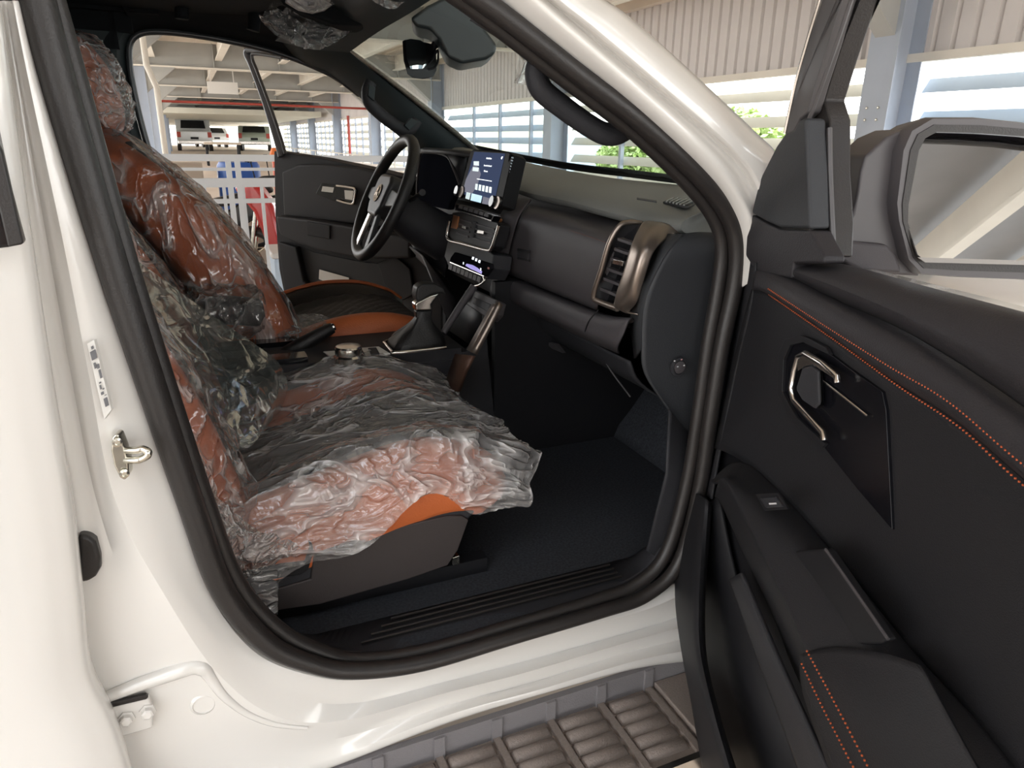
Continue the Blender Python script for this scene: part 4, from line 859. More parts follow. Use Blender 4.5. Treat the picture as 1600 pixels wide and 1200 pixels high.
prism('silver_collar', [at(x, y, Y=KY-.012) for x, y in [(648, 475), (652, 472), (672, 462), (689, 457), (682, 467), (675, 476), (677, 486), (650, 486)]], (0, .03, 0), CHROME, gl, bevel=.005, seg=3)
prism('knob', [at(x, y, Y=KY-.015) for x, y in [(650, 462), (652, 450), (660, 444), (680, 444), (694, 450), (698, 462), (690, 458), (674, 461), (660, 470), (652, 472)]], (0, .04, 0), BLEATH, gl, bevel=.008, seg=3)
prism('stem', [at(x, y, Y=KY-.008) for x, y in [(650, 486), (676, 486), (674, 500), (652, 500)]], (0, .025, 0), BLEATH, gl, bevel=.004)
# drive selector knob
kc = cz(545, 556, .925)
dk = lathe('selector_knob', kc, (0, 0, 1), [(.032, -.012), (.033, 0), (.031, .002), (.029, .004), (.029, .020), (.027, .023), (.024, .0235), (.0, .0235)], CHROME, TR, ns=40, label='round chrome drive mode dial')
lathe('knurled_band', kc, (0, 0, 1), [(.0295, .006), (.0297, .007), (.0297, .017), (.0295, .018)], STEEL, dk, ns=40)
prism('pale_panel', [cz(x, y, .914) for x, y in [(505, 551), (530, 549), (530, 562), (518, 560)]], (0, 0, .003), WHITE, cons, bevel=.001)
prism('pale_panel', [cz(x, y, .914) for x, y in [(565, 545), (592, 543), (610, 554), (572, 557)]], (0, 0, .003), WHITE, cons, bevel=.001)
prism('mode_switch', [cz(x, y, .918) for x, y in [(575, 546), (588, 545), (593, 554), (580, 556)]], (0, 0, .004), TRIM, cons, bevel=.001)
# parking brake lever
tube('parking_brake', [at(x, y, Y=.80) for x, y in [(400, 590), (430, 565), (470, 540), (505, 520), (520, 512)]], [.020, .020, .019, .016, .013], BLEATH, TR, ns=12, label='parking brake lever with silver button')
lathe('button', at(519, 512, Y=.80), (at(522, 509, Y=.80)-at(500, 523, Y=.80)), [(.009, -.004), (.009, .006), (.006, .008)], CHROME, TR, ns=16)
boxes('console_bin_lid', [((-.36, .675, CZ-.01), (-.02, .865, CZ+.075))], BLEATH, cons, bevel=.015)
for a_ in (.672, .82): boxes('cup_tray', [((.02, a_, CZ-.008), (.20, a_+.048, CZ+.004))], GLOSS, cons)
# ---- overhead: mirror, sensor housing, console, visors
rv = empty('rear_view_mirror', at(650, 95, Y=.78), parent=TR, label='interior rear view mirror under the windscreen header')
mo = [(628, 64), (634, 61), (656, 64), (666, 70), (667, 108), (662, 118), (644, 122), (636, 116), (630, 95)]
prism('mirror_case', [at(x, y, Y=.70+.004*(x-628)*.4) for x, y in mo], (.03, .02, 0), BLACK, rv, bevel=.003, seg=3)
mi = [(632, 68), (640, 66), (655, 68), (663, 73), (664, 106), (658, 112), (640, 112), (634, 96)]
prism('mirror_glass', [at(x, y, Y=.70+.0016*(x-628))+Vector((-.004, -.022, .004)) for x, y in mi], (.0005, .0006, 0), mat('mirror_silver', (.85, .87, .88), .02, 1), rv, bevel=0)
tube('mirror_stalk', [at(x, y, Y=.78) for x, y in [(668, 86), (678, 72), (690, 58)]], [.010, .008, .012], BLACK, rv)
tube('wire_loop', [at(x, y, Y=.76) for x, y in [(684, 78), (684, 96), (678, 106), (664, 107), (676, 92)]], .0025, BLACK, rv, closed=True, n=4, ns=6)
prism('sensor_housing', [at(x, y, Y=.66) for x, y in [(640, 28), (668, 8), (700, -8), (745, 28), (777, 70), (774, 84), (760, 93), (722, 100), (700, 90), (686, 62), (672, 46), (650, 42)]], (.05, .16, 0), mat('sensor_black', (.02, .025, .026), .4), TR, bevel=.008, seg=3, label='black camera housing behind the mirror')
oc = empty('overhead_console', at(490, 8, Y=.95), parent=TR)
prism('console_shell', [at(x, y, Y=.90) for x, y in [(420, -40), (640, -40), (610, 15), (596, 25), (560, 40), (520, 38), (440, 8)]], (.05, .12, 0), HEAD, oc, bevel=.01)
prism('button_panel', [at(x, y, Y=.885) for x, y in [(446, 2), (450, -6), (525, -6), (522, 6), (508, 16), (490, 20), (468, 15)]], (.0, .02, .0), WHITE, oc, bevel=.003)
for a, b in (((466, 0), (477, 8)), ((480, 2), (492, 9))): prism('map_lamp_button', [at(x, y, Y=.881) for x, y in [(a[0], a[1]), (b[0], a[1]+1), (b[0]-1, b[1]), (a[0]-1, b[1]-1)]], (0, .006, 0), TRIMW, oc, bevel=.001)
vis = prism('sun_visor', [at(x, y, Y=1.06) for x, y in [(415, 30), (435, 8), (480, 12), (550, 40), (545, 55), (505, 72), (470, 66), (430, 50)]], (.02, .10, .01), HEAD, TR, bevel=.006, label='driver sun visor inside film')
vis2 = prism('sun_visor', [at(x, y, Y=.60) for x, y in [(575, -30), (645, -30), (640, 2), (612, 10), (590, 0)]], (.02, .10, .01), HEAD, TR, bevel=.006, label='passenger sun visor inside film')
# ================================================================== SEATS
def sgnp(c, e): return math.copysign(abs(c)**e, c)
def sm(a, b, x):
    t = min(1, max(0, (x-a)/(b-a))); return t*t*(3-2*t)
def pad_fn(path, Yc, lat=Vector((0, 1, 0))):
    """path rows: (x, z, half width, half thickness, bolster height) -> smooth sampler"""
    P = crom([Vector((a[0], a[1], 0)) for a in path], 12); Q = crom([Vector((a[2], a[3], a[4])) for a in path], 12)
    def f(t):
        s = min(len(P)-1.001, max(0, t*(len(P)-1))); i = int(s); k = s-i
        p = P[i].lerp(P[i+1], k); q = Q[i].lerp(Q[i+1], k)
        T = (P[min(i+2, len(P)-1)]-P[max(i-1, 0)]).normalized()
        nrm = Vector((-T.y, 0, T.x))
        return Vector((p.x, Yc, p.y)), nrm, q.x, q.y, q.z
    return f
def pad(name, f, m, parent, flip=1, nt=34, ns=40, infl=0, e=.62, capr=.12, **k):
    V = []; F = []
    for i in range(nt+1):
        t = i/nt; c, nr, hw, th, b = f(t)
        r = min(1, math.sqrt(max(0, 1-(1-min(1, t/capr))**2)))*min(1, math.sqrt(max(0, 1-(1-min(1, (1-t)/capr))**2))) if capr else 1
        r = max(r, .02)
        for j in range(ns):
            a = 2*math.pi*j/ns; y = sgnp(math.cos(a), e)*(hw+infl)*(.75+.25*r); n_ = sgnp(math.sin(a), e)*(th*r+infl)
            if n_ > 0: n_ += b*sm(.48, .85, abs(y)/hw)*(1-sm(.9, 1.0, abs(y)/hw)*.25)*r
            V.append(c+Vector((0, 1, 0))*y+nr*flip*n_)
    for i in range(nt):
        for j in range(ns): F.append([i*ns+j, i*ns+(j+1) % ns, (i+1)*ns+(j+1) % ns, (i+1)*ns+j])
    F += [list(range(ns)), list(range(nt*ns, nt*ns+ns))]
    return mk(name, V, F, m, parent, ang=60, **k)
def insert(name, f, m, parent, flip=1, t0=.12, t1=.88, w_=.5, off=.004, q=(14, 18), amp=.004, e=.62):
    """quilted centre panel: diamond pillows are real relief"""
    nt, ns = 60, 36; rows = []
    for i in range(nt+1):
        t = t0+(t1-t0)*i/nt; c, nr, hw, th, b = f(t); r = []
        for j in range(ns+1):
            u = -1+2*j/ns; y = u*w_*hw; base = th*(max(0, 1-(abs(y)/hw)**(2/e)))**(e/2)+b*sm(.48, .85, abs(y)/hw)
            A = (i/nt*q[0]+u*q[1]/4); B = (i/nt*q[0]-u*q[1]/4)
            d = abs(math.sin(math.pi*A))*abs(math.sin(math.pi*B))
            r.append(c+Vector((0, 1, 0))*y+nr*flip*(base+off+amp*d**.5-(.006 if j in (0, ns) else 0)))
        rows.append(r)
    return grid(name, rows, m, parent, solid=.003)
PERF = mat('perforated_black', (.030, .028, .028), .6, bump=.5, bscale=900)
# ---- passenger seat
ps = empty('passenger_seat', (.15, .41, .62), parent=TR, label='near passenger seat in orange and black leather')
fc = pad_fn([(-.10, .70, .255, .07, .05), (.05, .725, .262, .07, .05), (.20, .765, .266, .07, .05), (.32, .795, .268, .066, .045), (.40, .785, .266, .060, .03), (.435, .75, .262, .05, .015)], .41)
pad('cushion', fc, ORANGE, ps, capr=.10)
insert('quilted_insert', fc, PERF, ps, t0=.1, t1=.86, q=(10, 12))
fb = pad_fn([(-.05, .74, .25, .06, .05), (-.085, .85, .255, .06, .06), (-.13, .97, .262, .06, .07), (-.19, 1.10, .265, .06, .075), (-.26, 1.25, .25, .055, .06), (-.32, 1.38, .215, .045, .03), (-.35, 1.43, .18, .03, .0)], .41)
pad('backrest', fb, ORANGE, ps, flip=-1)
insert('quilted_insert', fb, PERF, ps, flip=-1, q=(12, 12))
# seat base cover
sbp = [(372, 915), (385, 870), (440, 842), (560, 810), (740, 752), (744, 800), (733, 812), (712, 868), (700, 884), (640, 905), (500, 945), (400, 962)]
base = prism('side_cover', [at(x, y, Y=.15) for x, y in sbp], (0, .05, 0), TRIM, ps, bevel=.006, label='charcoal plastic seat side cover')
prism('lower_panel', [at(x, y, Y=.146) for x, y in [(485, 905), (490, 865), (560, 838), (700, 806), (722, 806), (733, 812), (716, 860), (700, 884), (640, 905), (500, 945), (410, 958), (400, 930)]], (0, .01, 0), mat('brown_black_plastic', (.042, .034, .033), .5, bump=.25, bscale=700), base, bevel=.003)
prism('handle_recess', [at(x, y, Y=.143) for x, y in [(380, 895), (440, 882), (476, 878), (484, 856), (482, 845), (488, 850), (490, 862), (482, 890), (470, 898), (378, 914)]], (0, .005, 0), BLACK, base, bevel=.001)
boxes('seat_pan', [((-.06, .19, .66), (.38, .63, .77))], BLACK, ps)
for y_ in (.19, .60): boxes('seat_rail', [((-.1, y_, .60), (.44, y_+.03, .63))], BLACK, ps)
prism('rail_end', [at(x, y, Y=.19) for x, y in [(707, 872), (718, 868), (718, 882), (707, 886)]], (0, .02, 0), STEEL, ps, bevel=.001)
tube('cushion_piping', [at(x, y, Y=.146) for x, y in [(600, 803), (660, 792), (715, 772), (738, 752), (741, 720), (738, 690)]], .0022, ORANGE, ps, n=5, ns=6)
# ---- driver seat
ds = empty('driver_seat', (.2, 1.14, .62), parent=TR, label='driver seat in orange and black leather')
gc_ = pad_fn([(.08, .79, .25, .06, .06), (.20, .80, .258, .06, .065), (.34, .83, .26, .06, .07), (.45, .845, .26, .058, .055), (.54, .835, .255, .05, .035), (.57, .80, .25, .04, .02)], 1.14)
pad('cushion', gc_, ORANGE, ds)
insert('quilted_insert', gc_, PERF, ds, t0=.12, t1=.95, w_=.62, q=(12, 14), amp=.006, off=.008)
# black bolster face on the far side
V = []
rows = []
for i in range(14):
    t = .12+.72*i/13; c, nr, hw, th, b = gc_(t)
    rows.append([c+Vector((0, 1, 0))*hw*u+nr*(th*(max(0, 1-u**(2/.62)))**.31+b*sm(.48, .85, u)+.004) for u in (.55, .62, .69, .76, .82)])
grid('black_bolster_face', rows, BLEATH, ds, solid=.002)
tube('orange_piping', [r[-1]+Vector((0, 0, .003)) for r in rows], .006, ORANGE, ds, ns=8, n=3)
boxes('seat_pan', [((.1, .92, .62), (.5, 1.36, .76))], BLACK, ds)
hb = pad_fn([(.15, .80, .25, .07, .04), (.085, .95, .262, .075, .055), (.0, 1.10, .265, .07, .055), (-.09, 1.23, .255, .06, .045), (-.165, 1.33, .22, .05, .02), (-.20, 1.37, .17, .035, .0)], 1.14)
pad('backrest', hb, ORANGE, ds, flip=-1, e=.7)
insert('quilted_insert', hb, PERF, ds, flip=-1, t0=.1, t1=.8, w_=.45)
hr = pad_fn([(-.170, 1.375, .115, .035, 0), (-.175, 1.42, .135, .055, 0), (-.19, 1.49, .135, .06, 0), (-.215, 1.55, .125, .052, 0), (-.235, 1.585, .10, .03, 0)], 1.14)
pad('headrest', hr, ORANGE, ds, flip=-1, e=.75, nt=24)
for y_ in (1.08, 1.20): tube('headrest_post', [(-.19, y_, 1.34), (-.2, y_, 1.42)], .007, CHROME, ds, smooth_path=False)
pad('armrest', pad_fn([(-.05, .985, .03, .03, 0), (.04, 1.0, .032, .032, 0), (.13, .985, .032, .032, 0)], .845), BLEATH, ds, nt=16, ns=20)
# ================================================================== CLEAR FILM (separate things: they lift off)
def crumple(p, s, amp, seed=0):
    q = p*s+Vector((seed*7.3, seed*3.1, seed))
    w_ = Vector((noise.noise(q*.7), noise.noise(q*.7+Vector((9, 0, 0))), noise.noise(q*.7+Vector((0, 9, 0)))))
    r1 = 1-abs(noise.noise(q+w_*1.2))*2; r2 = 1-abs(noise.noise(q*2.3+w_*2))*2
    return amp*(max(0, r1)**3*.9+max(0, r2)**3*.4+noise.noise(q*.8)*.6)
def film_pad(name, f, m, flip, infl, amp, s, seed, label, cat='plastic cover', e=.7, t0=-.0, t1=1.0, nt=90, ns=120, group=None, capr=.12, ang=(0, 360)):
    rows = []
    for i in range(nt+1):
        t = t0+(t1-t0)*i/nt; c, nr, hw, th, b = f(min(1, max(0, t)))
        r = min(1, math.sqrt(max(0, 1-(1-min(1, t/capr))**2)))*min(1, math.sqrt(max(0, 1-(1-min(1, (1-t)/capr))**2))) if capr else 1
        r = max(r, .05); row = []
        for j in range(ns+1):
            a = R(ang[0]+(ang[1]-ang[0])*j/ns); y = sgnp(math.cos(a), e)*(hw+infl)*(.78+.22*r); n_ = sgnp(math.sin(a), e)*(th*r+infl)
            if n_ > 0: n_ += b*.85*sm(.35, .8, abs(y)/hw)*r
            p = c+Vector((0, 1, 0))*y+nr*flip*n_; out = (p-c).normalized()
            row.append(p+out*crumple(p, s, amp, seed))
        rows.append(row)
    o = grid(name, rows, m, None, solid=0, ang=180)
    return meta(o, label, cat, group)
film_pad('film_cover', hr, FILMV, -1, .016, .016, 14, 2, 'clear crinkled film bag over the driver headrest', capr=.3, nt=70, ns=90)
film_pad('film_cover', hb, FILMT, -1, .014, .012, 9, 3, 'clear film sleeve stretched over the driver backrest')
film_pad('film_cover', fb, FILM, -1, .022, .018, 10, 5, 'clear film sleeve over the near passenger backrest, tucked behind the pillar', t0=.06)
film_pad('film_cover', pad_fn([(-.05, .985, .03, .03, 0), (.04, 1.0, .032, .032, 0), (.13, .985, .032, .032, 0)], .845), FILM, 1, .018, .016, 16, 8, 'small crumpled film bag on the driver seat armrest', nt=50, ns=60, capr=.3)
# seam tape lines on the backrest sleeve
sm_ = [at(x, y, Y=.885) for x, y in [(150, 285), (195, 330), (245, 380), (290, 425), (330, 458)]]
# loose film over the passenger cushion: grid from far side, over the top, to a hanging hem on the near side
def cushion_film():
    rows = []; NT, NU = 130, 150
    for i in range(NT+1):
        s = i/NT                       # rear (0) to front (1), beyond the nose
        t = min(.90, .02+.90*s); c, nr, hw, th, b = fc(t)
        row = []
        for j in range(NU+1):
            u = j/NU
            if u < .62:                                   # over the top, far edge to near edge
                k = 1-2*u/.62; y = k*(hw+.012); yy_ = abs(k)
                top_ = th+b*1.0*sm(.42, .85, yy_)*(1-.45*sm(.9, 1, yy_))
                lift = .008+.022*(1-yy_**2)*(.5+.5*math.sin(s*9+k*4))
                p = c+Vector((0, y, 0))+nr*(top_+lift-.03*sm(.92, 1, yy_))
            else:                                         # hangs down the near side
                d = (u-.62)/.38; hem = (.085+.03*math.sin(s*7+.4)+.02*math.sin(s*17)) + (.05 if s < .25 else 0)
                hem *= (1-.70*sm(.72, 1, s))
                p = c+Vector((0, -(hw+.012), 0))+nr*(th+b*.55+.012-.03)+Vector((-.01*d, -.018*math.sin(d*2.2)-.012*d*math.sin(s*14), -hem*d*1.05))
            if s > .84: p += Vector((.034*(s-.84)/.16, 0, .020*(s-.84)/.16*(1 if u < .6 else .3)))
            g = crumple(Vector((p.x*.5, p.y, p.z)), 9, .008, 11)*(1 if u < .64 else .8); g += crumple(Vector((p.x*.5, p.y, p.z)), 26, .0045, 4)
            p += (nr if u < .6 else Vector((0, -1, .2)))*g
            row.append(p)
        rows.append(row)
    o = grid('film_cover', rows, FILMC, None, solid=0, ang=180)
    return meta(o, 'loose clear film sheet crumpled over the near passenger seat cushion', 'plastic cover')
FILMC = filmmat('crumpled_loose_film', .21, 1.1, 11, stretch=(.55, 1.5, 1))
cushion_film()
# knotted bunch of film at the seat hinge
def bunch(pts, name, label, Yv, depth, amp, s, seed, m=None, nx=60, ny=40):
    """crumpled sheet between two pixel polylines (upper, lower)"""
    a, b = [resample(crom([at(x, y, Y=q) for x, y, q in l], 5), nx) for l in pts]
    rows = []
    for i in range(ny+1):
        f = i/ny; row = []
        for j in range(nx):
            p = a[j].lerp(b[j], f); bulge = math.sin(math.pi*f)*depth
            p = p+Vector((-.25, -1, .25)).normalized()*(bulge+crumple(p, s, amp, seed)+crumple(p, s*2.6, amp*.35, seed+2)); row.append(p)
        rows.append(row)
    o = grid(name, rows, m or FILMC, None, solid=0, ang=180); return meta(o, label, 'plastic cover')
bunch([[(205, 400, .50), (260, 440, .55), (330, 490, .60), (395, 535, .62), (432, 562, .62), (450, 600, .60), (440, 640, .56)], [(235, 540, .42), (262, 560, .40), (300, 590, .38), (335, 640, .36), (365, 690, .34), (385, 700, .34), (400, 690, .36)]], 'film_sheet', 'greenish clear film draped from the passenger backrest towards the console', .5, .03, .011, 6, 21, m=filmmat('grey_green_film', .20, .35, 6, stretch=(.7, .7, 1.3), gain=.14, col=(.62, .70, .66)))
bunch([[(312, 700, .12), (345, 770, .12), (385, 815, .12), (430, 830, .12), (470, 848, .12)], [(352, 905, .12), (368, 905, .12), (392, 895, .12), (420, 885, .12), (440, 870, .12)]], 'film_bunch', 'twisted bunch of film hanging between passenger backrest and cushion', .12, .02, .020, 14, 31, m=FILMV)
bunch([[(430, 540, .90), (445, 502, .95), (480, 490, 1.0), (505, 492, 1.0), (525, 505, .95)], [(405, 560, .84), (430, 558, .84), (455, 548, .84), (490, 524, .85), (520, 512, .86)]], 'film_bunch', 'pale crumpled film lying on the driver cushion by the brake lever', .9, .02, .018, 18, 41, m=FILMV)
bunch([[(408, 32, 1.03), (428, 8, 1.03), (470, 12, 1.03), (520, 22, 1.03), (566, 38, 1.03)], [(410, 36, 1.0), (432, 58, 1.0), (472, 78, 1.0), (512, 76, 1.0), (556, 48, 1.0)]], 'film_bag', 'crinkled film bag over the driver sun visor', 1.0, .02, .018, 16, 51, m=FILMV)
bunch([[(560, -10, .58), (585, -25, .58), (625, -30, .58), (650, -10, .58)], [(570, -5, .56), (592, 10, .56), (616, 15, .56), (640, 2, .56)]], 'film_bag', 'crinkled film bag over the passenger sun visor at the top edge', 1.0, .02, .012, 16, 61, m=FILMV, nx=40, ny=24)
bunch([[(445, -12, .88), (480, -14, .88), (520, -8, .88)], [(448, 4, .87), (480, 22, .87), (522, 8, .87)]], 'film_wrap', 'glossy film over the overhead buttons', 1.0, .006, .006, 20, 71, nx=30, ny=14)
# ================================================================== DRIVER DOOR (far side, open)
d2 = Vector((-.436, .9, 0)).normalized(); n2 = Vector((-d2.y, d2.x, 0)); n2 = n2 if n2.y < 0 else -n2
DP = Plane((.85, 1.58, 0), d2, (0, 0, 1), n2)
def dq(name, l, m, par, w, t=.02, bevel=.004, **k): return prism(name, [DP.px(x, y, w) for x, y in l], -n2*t, m, par, bevel=bevel, **k)
DD = empty('driver_door', (.65, 2.0, .7), parent=TR, label='open driver door seen across the cabin')
dq('outer_skin', [(428, 236), (500, 247), (640, 280), (672, 300), (672, 560), (470, 560), (446, 475), (434, 380)], PAINT, DD, -.08, .03)
FDT = mat('far_door_plastic', (.016, .016, .019), .55, spec=.15, bump=.25, bscale=700)
dq('door_card', [(428, 236), (500, 247), (590, 266), (660, 284), (690, 300), (690, 580), (480, 580), (458, 510), (446, 470), (436, 420), (430, 340)], FDT, DD, .0, .07, label='charcoal inner door card')
FDP = mat('far_door_pad', (.024, .023, .026), .5, spec=.15, bump=.25, bscale=700)
dq('upper_pad', [(440, 268), (466, 257), (500, 256), (560, 262), (640, 282), (640, 362), (560, 352), (443, 338)], FDP, DD, .018, .02, .010)
dq('armrest', [(430, 337), (475, 342), (560, 356), (640, 372), (640, 404), (560, 404), (500, 392), (455, 378), (436, 366)], FDP, DD, .06, .06, .012)
dq('armrest_top', [(478, 346), (515, 352), (515, 374), (480, 368)], FDT, DD, .066, .02, .004)
dq('pocket', [(466, 384), (490, 394), (560, 408), (640, 418), (660, 540), (520, 470), (484, 440), (470, 420)], BLACK, DD, .004, .008, .002)
dq('lower_lip', [(434, 378), (462, 386), (474, 440), (520, 478), (650, 556), (560, 560), (480, 540), (446, 470)], FDT, DD, .03, .03, .008)
dq('speaker_ring', [(590, 410), (618, 400), (640, 420), (646, 460), (628, 470), (600, 445)], FDP, DD, .012, .01, .006)
dq('handle_bezel', [(496, 297), (502, 286), (552, 291), (558, 298), (553, 320), (520, 314), (493, 303)], GLOSS, DD, .022, .006, .002)
hh = tube('door_handle', [DP.px(x, y, .03) for x, y in [(526, 290), (548, 293), (555, 297), (553, 316), (545, 318), (527, 313)]], .005, CHROME, DD, n=3, ns=8)
dq('handle_lever', [(538, 297), (552, 298), (551, 313), (539, 311)], CHROME, DD, .03, .004, .001)
dq('lock_symbols', [(504, 291), (522, 293), (520, 301), (502, 299)], CHROME, DD, .0235, .001, 0)
pp = prism('paper_sheet', [DP.px(x, y, .012) for x, y in [(499, 421), (545, 434), (545, 447), (520, 445), (498, 436)]], -n2*.001, WHITE, None, bevel=0); meta(pp, 'white paper sheet in the open driver door pocket', 'paper')
FRM = mat('grey_black_frame', (.05, .05, .055), .3)
tube('window_frame', [DP.px(x, y, .0) for x, y in [(440, 245), (432, 215), (415, 160), (395, 105), (386, 84), (392, 78), (420, 82), (450, 88)]], .016, FRM, DD, n=5, ns=10)
tube('window_channel', [DP.px(x, y, .02) for x, y in [(446, 240), (438, 212), (420, 160), (402, 112), (394, 90), (400, 84), (440, 90)]], .007, RUBBER, DD, n=5, ns=8)
if False: grid('window_glass', [[DP.px(x, y, -.01) for x, y in [(392, 84), (448, 250)]], [DP.px(x, y, -.01) for x, y in [(640, 130), (660, 285)]]], DGLASS, DD, solid=0)
dq('side_mirror_shell', [(638, 216), (655, 214), (675, 232), (680, 262), (665, 272), (644, 262), (634, 240)], FDT, DD, -.12, .10, .012)
tube('sail_edge', [DP.px(x, y, .02) for x, y in [(648, 212), (664, 236), (676, 262), (690, 284)]], .006, CHROME, DD, ns=8)
# ================================================================== PASSENGER DOOR (near side, open)
d1 = Vector((-math.sin(R(16)), -math.cos(R(16)), 0)); n1 = Vector((d1.y, -d1.x, 0))
H1 = Vector((.86, -.06, 0)); NP_ = Plane(H1, d1, (0, 0, 1), n1)
PD = empty('passenger_door', (.70, -.55, .75), parent=TR, label='wide open front passenger door with black inner card')
def q1(name, l, m, par, w, t=.02, bevel=.004, **k): return prism(name, [NP_.px(x, y, w) for x, y in l], -n1*t, m, par, bevel=bevel, **k)
def g1(name, rows, m, par, solid=.004, **k): return grid(name, [[NP_.px(x, y, w) for x, y, w in r] for r in rows], m, par, solid=solid, **k)
DARKD = mat('door_charcoal_shaded', (.015, .0148, .017), .55, spec=.3, bump=.25, bscale=700)  # darker than the door pads: shade low on the door is in the colour
PADD = mat('door_leather', (.030, .028, .031), .5, spec=.3, bump=.3, bscale=500)
# outer skin / shell
q1('outer_skin', [(1190, 420), (1309, 416), (1600, 492), (1900, 580), (1900, 1500), (1120, 1300), (1080, 900), (1130, 700)], PAINT, PD, -.02, .04, .004)
# belt cap
g1('belt_cap', [[(1240, 409, .015), (1309, 413, .02), (1450, 451, .02), (1600, 491, .02), (1900, 572, .02)], [(1238, 413, .06), (1309, 424, .065), (1450, 462, .065), (1600, 505, .065), (1900, 590, .065)], [(1236, 422, .08), (1312, 450, .09), (1430, 500, .09), (1600, 585, .09), (1900, 760, .09)], [(1236, 432, .07), (1310, 468, .075), (1425, 520, .075), (1600, 632, .075), (1900, 860, .075)]], PADD, PD, cu=True, cv=True, n=5, label='padded belt line of the passenger door')
# shoulder pad between gap line and stitches
g1('shoulder_pad', [[(1180, 410, .065), (1238, 432, .066), (1312, 468, .066), (1425, 519, .066), (1519, 580, .066), (1600, 634, .066), (1900, 850, .066)], [(1180, 425, .085), (1215, 437, .09), (1300, 480, .092), (1410, 540, .092), (1500, 598, .092), (1600, 672, .092), (1900, 900, .092)], [(1178, 445, .095), (1203, 453, .096), (1275, 500, .098), (1387, 571, .098), (1481, 627, .098), (1600, 727, .098), (1900, 960, .098)], [(1176, 452, .09), (1201, 458, .09), (1300, 524, .09), (1397, 592, .09), (1492, 652, .09), (1600, 744, .09), (1900, 985, .09)]], PADD, PD, cu=True, cv=True, n=5)
# main card: upper area to arm rest ledge
card = g1('door_card', [[(1176, 452, .086), (1201, 459, .088), (1300, 526, .088), (1397, 594, .088), (1492, 654, .088), (1600, 748, .088), (1900, 990, .088)],
  [(1158, 520, .085), (1200, 540, .088), (1290, 620, .088), (1390, 700, .088), (1480, 780, .088), (1600, 880, .088), (1900, 1100, .088)],
  [(1140, 600, .088), (1185, 640, .09), (1270, 730, .09), (1370, 840, .09), (1460, 930, .09), (1600, 1060, .09), (1900, 1300, .09)],
  [(1118, 700, .10), (1160, 720, .10), (1240, 790, .10), (1340, 910, .10), (1430, 1020, .10), (1540, 1140, .10), (1700, 1350, .10)]], DARKD, PD, cu=True, cv=True, n=5, label='charcoal inner door card')
# dark lower body of the card behind everything
g1('card_backing', [[(1100, 700, .07), (1200, 720, .08), (1500, 900, .08), (1900, 1000, .08)], [(1085, 850, .07), (1200, 900, .08), (1500, 1100, .08), (1900, 1300, .08)], [(1090, 1000, .07), (1200, 1050, .08), (1500, 1250, .08), (1900, 1500, .08)], [(1125, 1240, .07), (1200, 1300, .08), (1500, 1500, .08), (1900, 1700, .08)]], BLACK, PD, solid=.02, cu=True)
for l, dz in (([(1200, 451, .0985), (1275, 500, .0998), (1387, 571, .0998), (1481, 627, .0998), (1600, 727, .0998), (1900, 960, .0998)], 0), ([(1201, 460, .092), (1312, 537, .092), (1406, 605, .092), (1500, 668, .092), (1600, 759, .092), (1900, 1000, .092)], 0)):
    stitch_line('stitching', [NP_.px(x, y, w) for x, y, w in l], PD, r=.0011, seg=.0045)
# front edge of door card (next to the opening)
g1('front_edge_trim', [[(1158, 395, .03), (1168, 395, .06), (1182, 410, .085)], [(1150, 470, .03), (1160, 470, .06), (1176, 470, .088)], [(1128, 560, .03), (1142, 570, .06), (1152, 575, .088)], [(1104, 680, .03), (1118, 690, .06), (1126, 700, .1)], [(1088, 765, .05), (1100, 770, .08), (1112, 780, .11)]], DARKD, PD, cv=True, n=5)
# arm rest ledge: bulges towards the cabin
g1('armrest', [[(1112, 752, .10), (1160, 722, .10), (1240, 792, .10), (1340, 912, .10), (1430, 1022, .10), (1540, 1142, .10), (1700, 1350, .10)],
  [(1116, 756, .13), (1150, 745, .135), (1215, 815, .14), (1290, 905, .14), (1370, 1015, .14), (1450, 1130, .14), (1560, 1300, .14)],
  [(1124, 752, .150), (1140, 752, .155), (1185, 830, .16), (1235, 930, .16), (1275, 1010, .16), (1330, 1120, .16), (1400, 1280, .16)],
  [(1122, 756, .150), (1134, 760, .155), (1176, 842, .16), (1226, 945, .16), (1262, 1030, .16), (1316, 1150, .16), (1380, 1300, .16)],
  [(1118, 775, .12), (1130, 790, .125), (1166, 870, .13), (1205, 950, .13), (1240, 1040, .13), (1290, 1150, .13), (1340, 1300, .13)]], DARKD, PD, cu=True, cv=True, n=5, label='door armrest with window switch')
# arm pad with stitching
g1('arm_pad', [[(1252, 1022, .166), (1300, 1012, .16), (1380, 1020, .15), (1440, 1040, .14)], [(1256, 1080, .170), (1330, 1090, .168), (1420, 1120, .155), (1500, 1150, .14)], [(1290, 1180, .170), (1380, 1200, .168), (1470, 1230, .155), (1560, 1260, .14)], [(1330, 1290, .170), (1430, 1300, .168), (1530, 1330, .155), (1600, 1360, .14)]], DARKD, PD, cu=True, cv=True, n=5)
for l in ([(1260, 1016), (1292, 1075), (1325, 1138), (1357, 1200), (1390, 1260)], [(1252, 1036), (1280, 1095), (1308, 1150), (1335, 1202), (1370, 1265)]):
    stitch_line('stitching', [NP_.px(x, y, .1735) for x, y in l], PD, r=.0011, seg=.0045)
q1('pull_cup', [(1232, 862), (1290, 857), (1387, 1000), (1376, 1007), (1310, 1008)], BLACK, PD, .148, .012, .003)
tube('cup_edge', [NP_.px(x, y, .152) for x, y in [(1290, 858), (1330, 915), (1388, 999)]], .0018, TRIMW, PD, ns=6)
wsw = q1('window_switch', [(1186, 778), (1210, 776), (1222, 792), (1196, 794)], TRIM, PD, .160, .008, .002, label='single window switch')
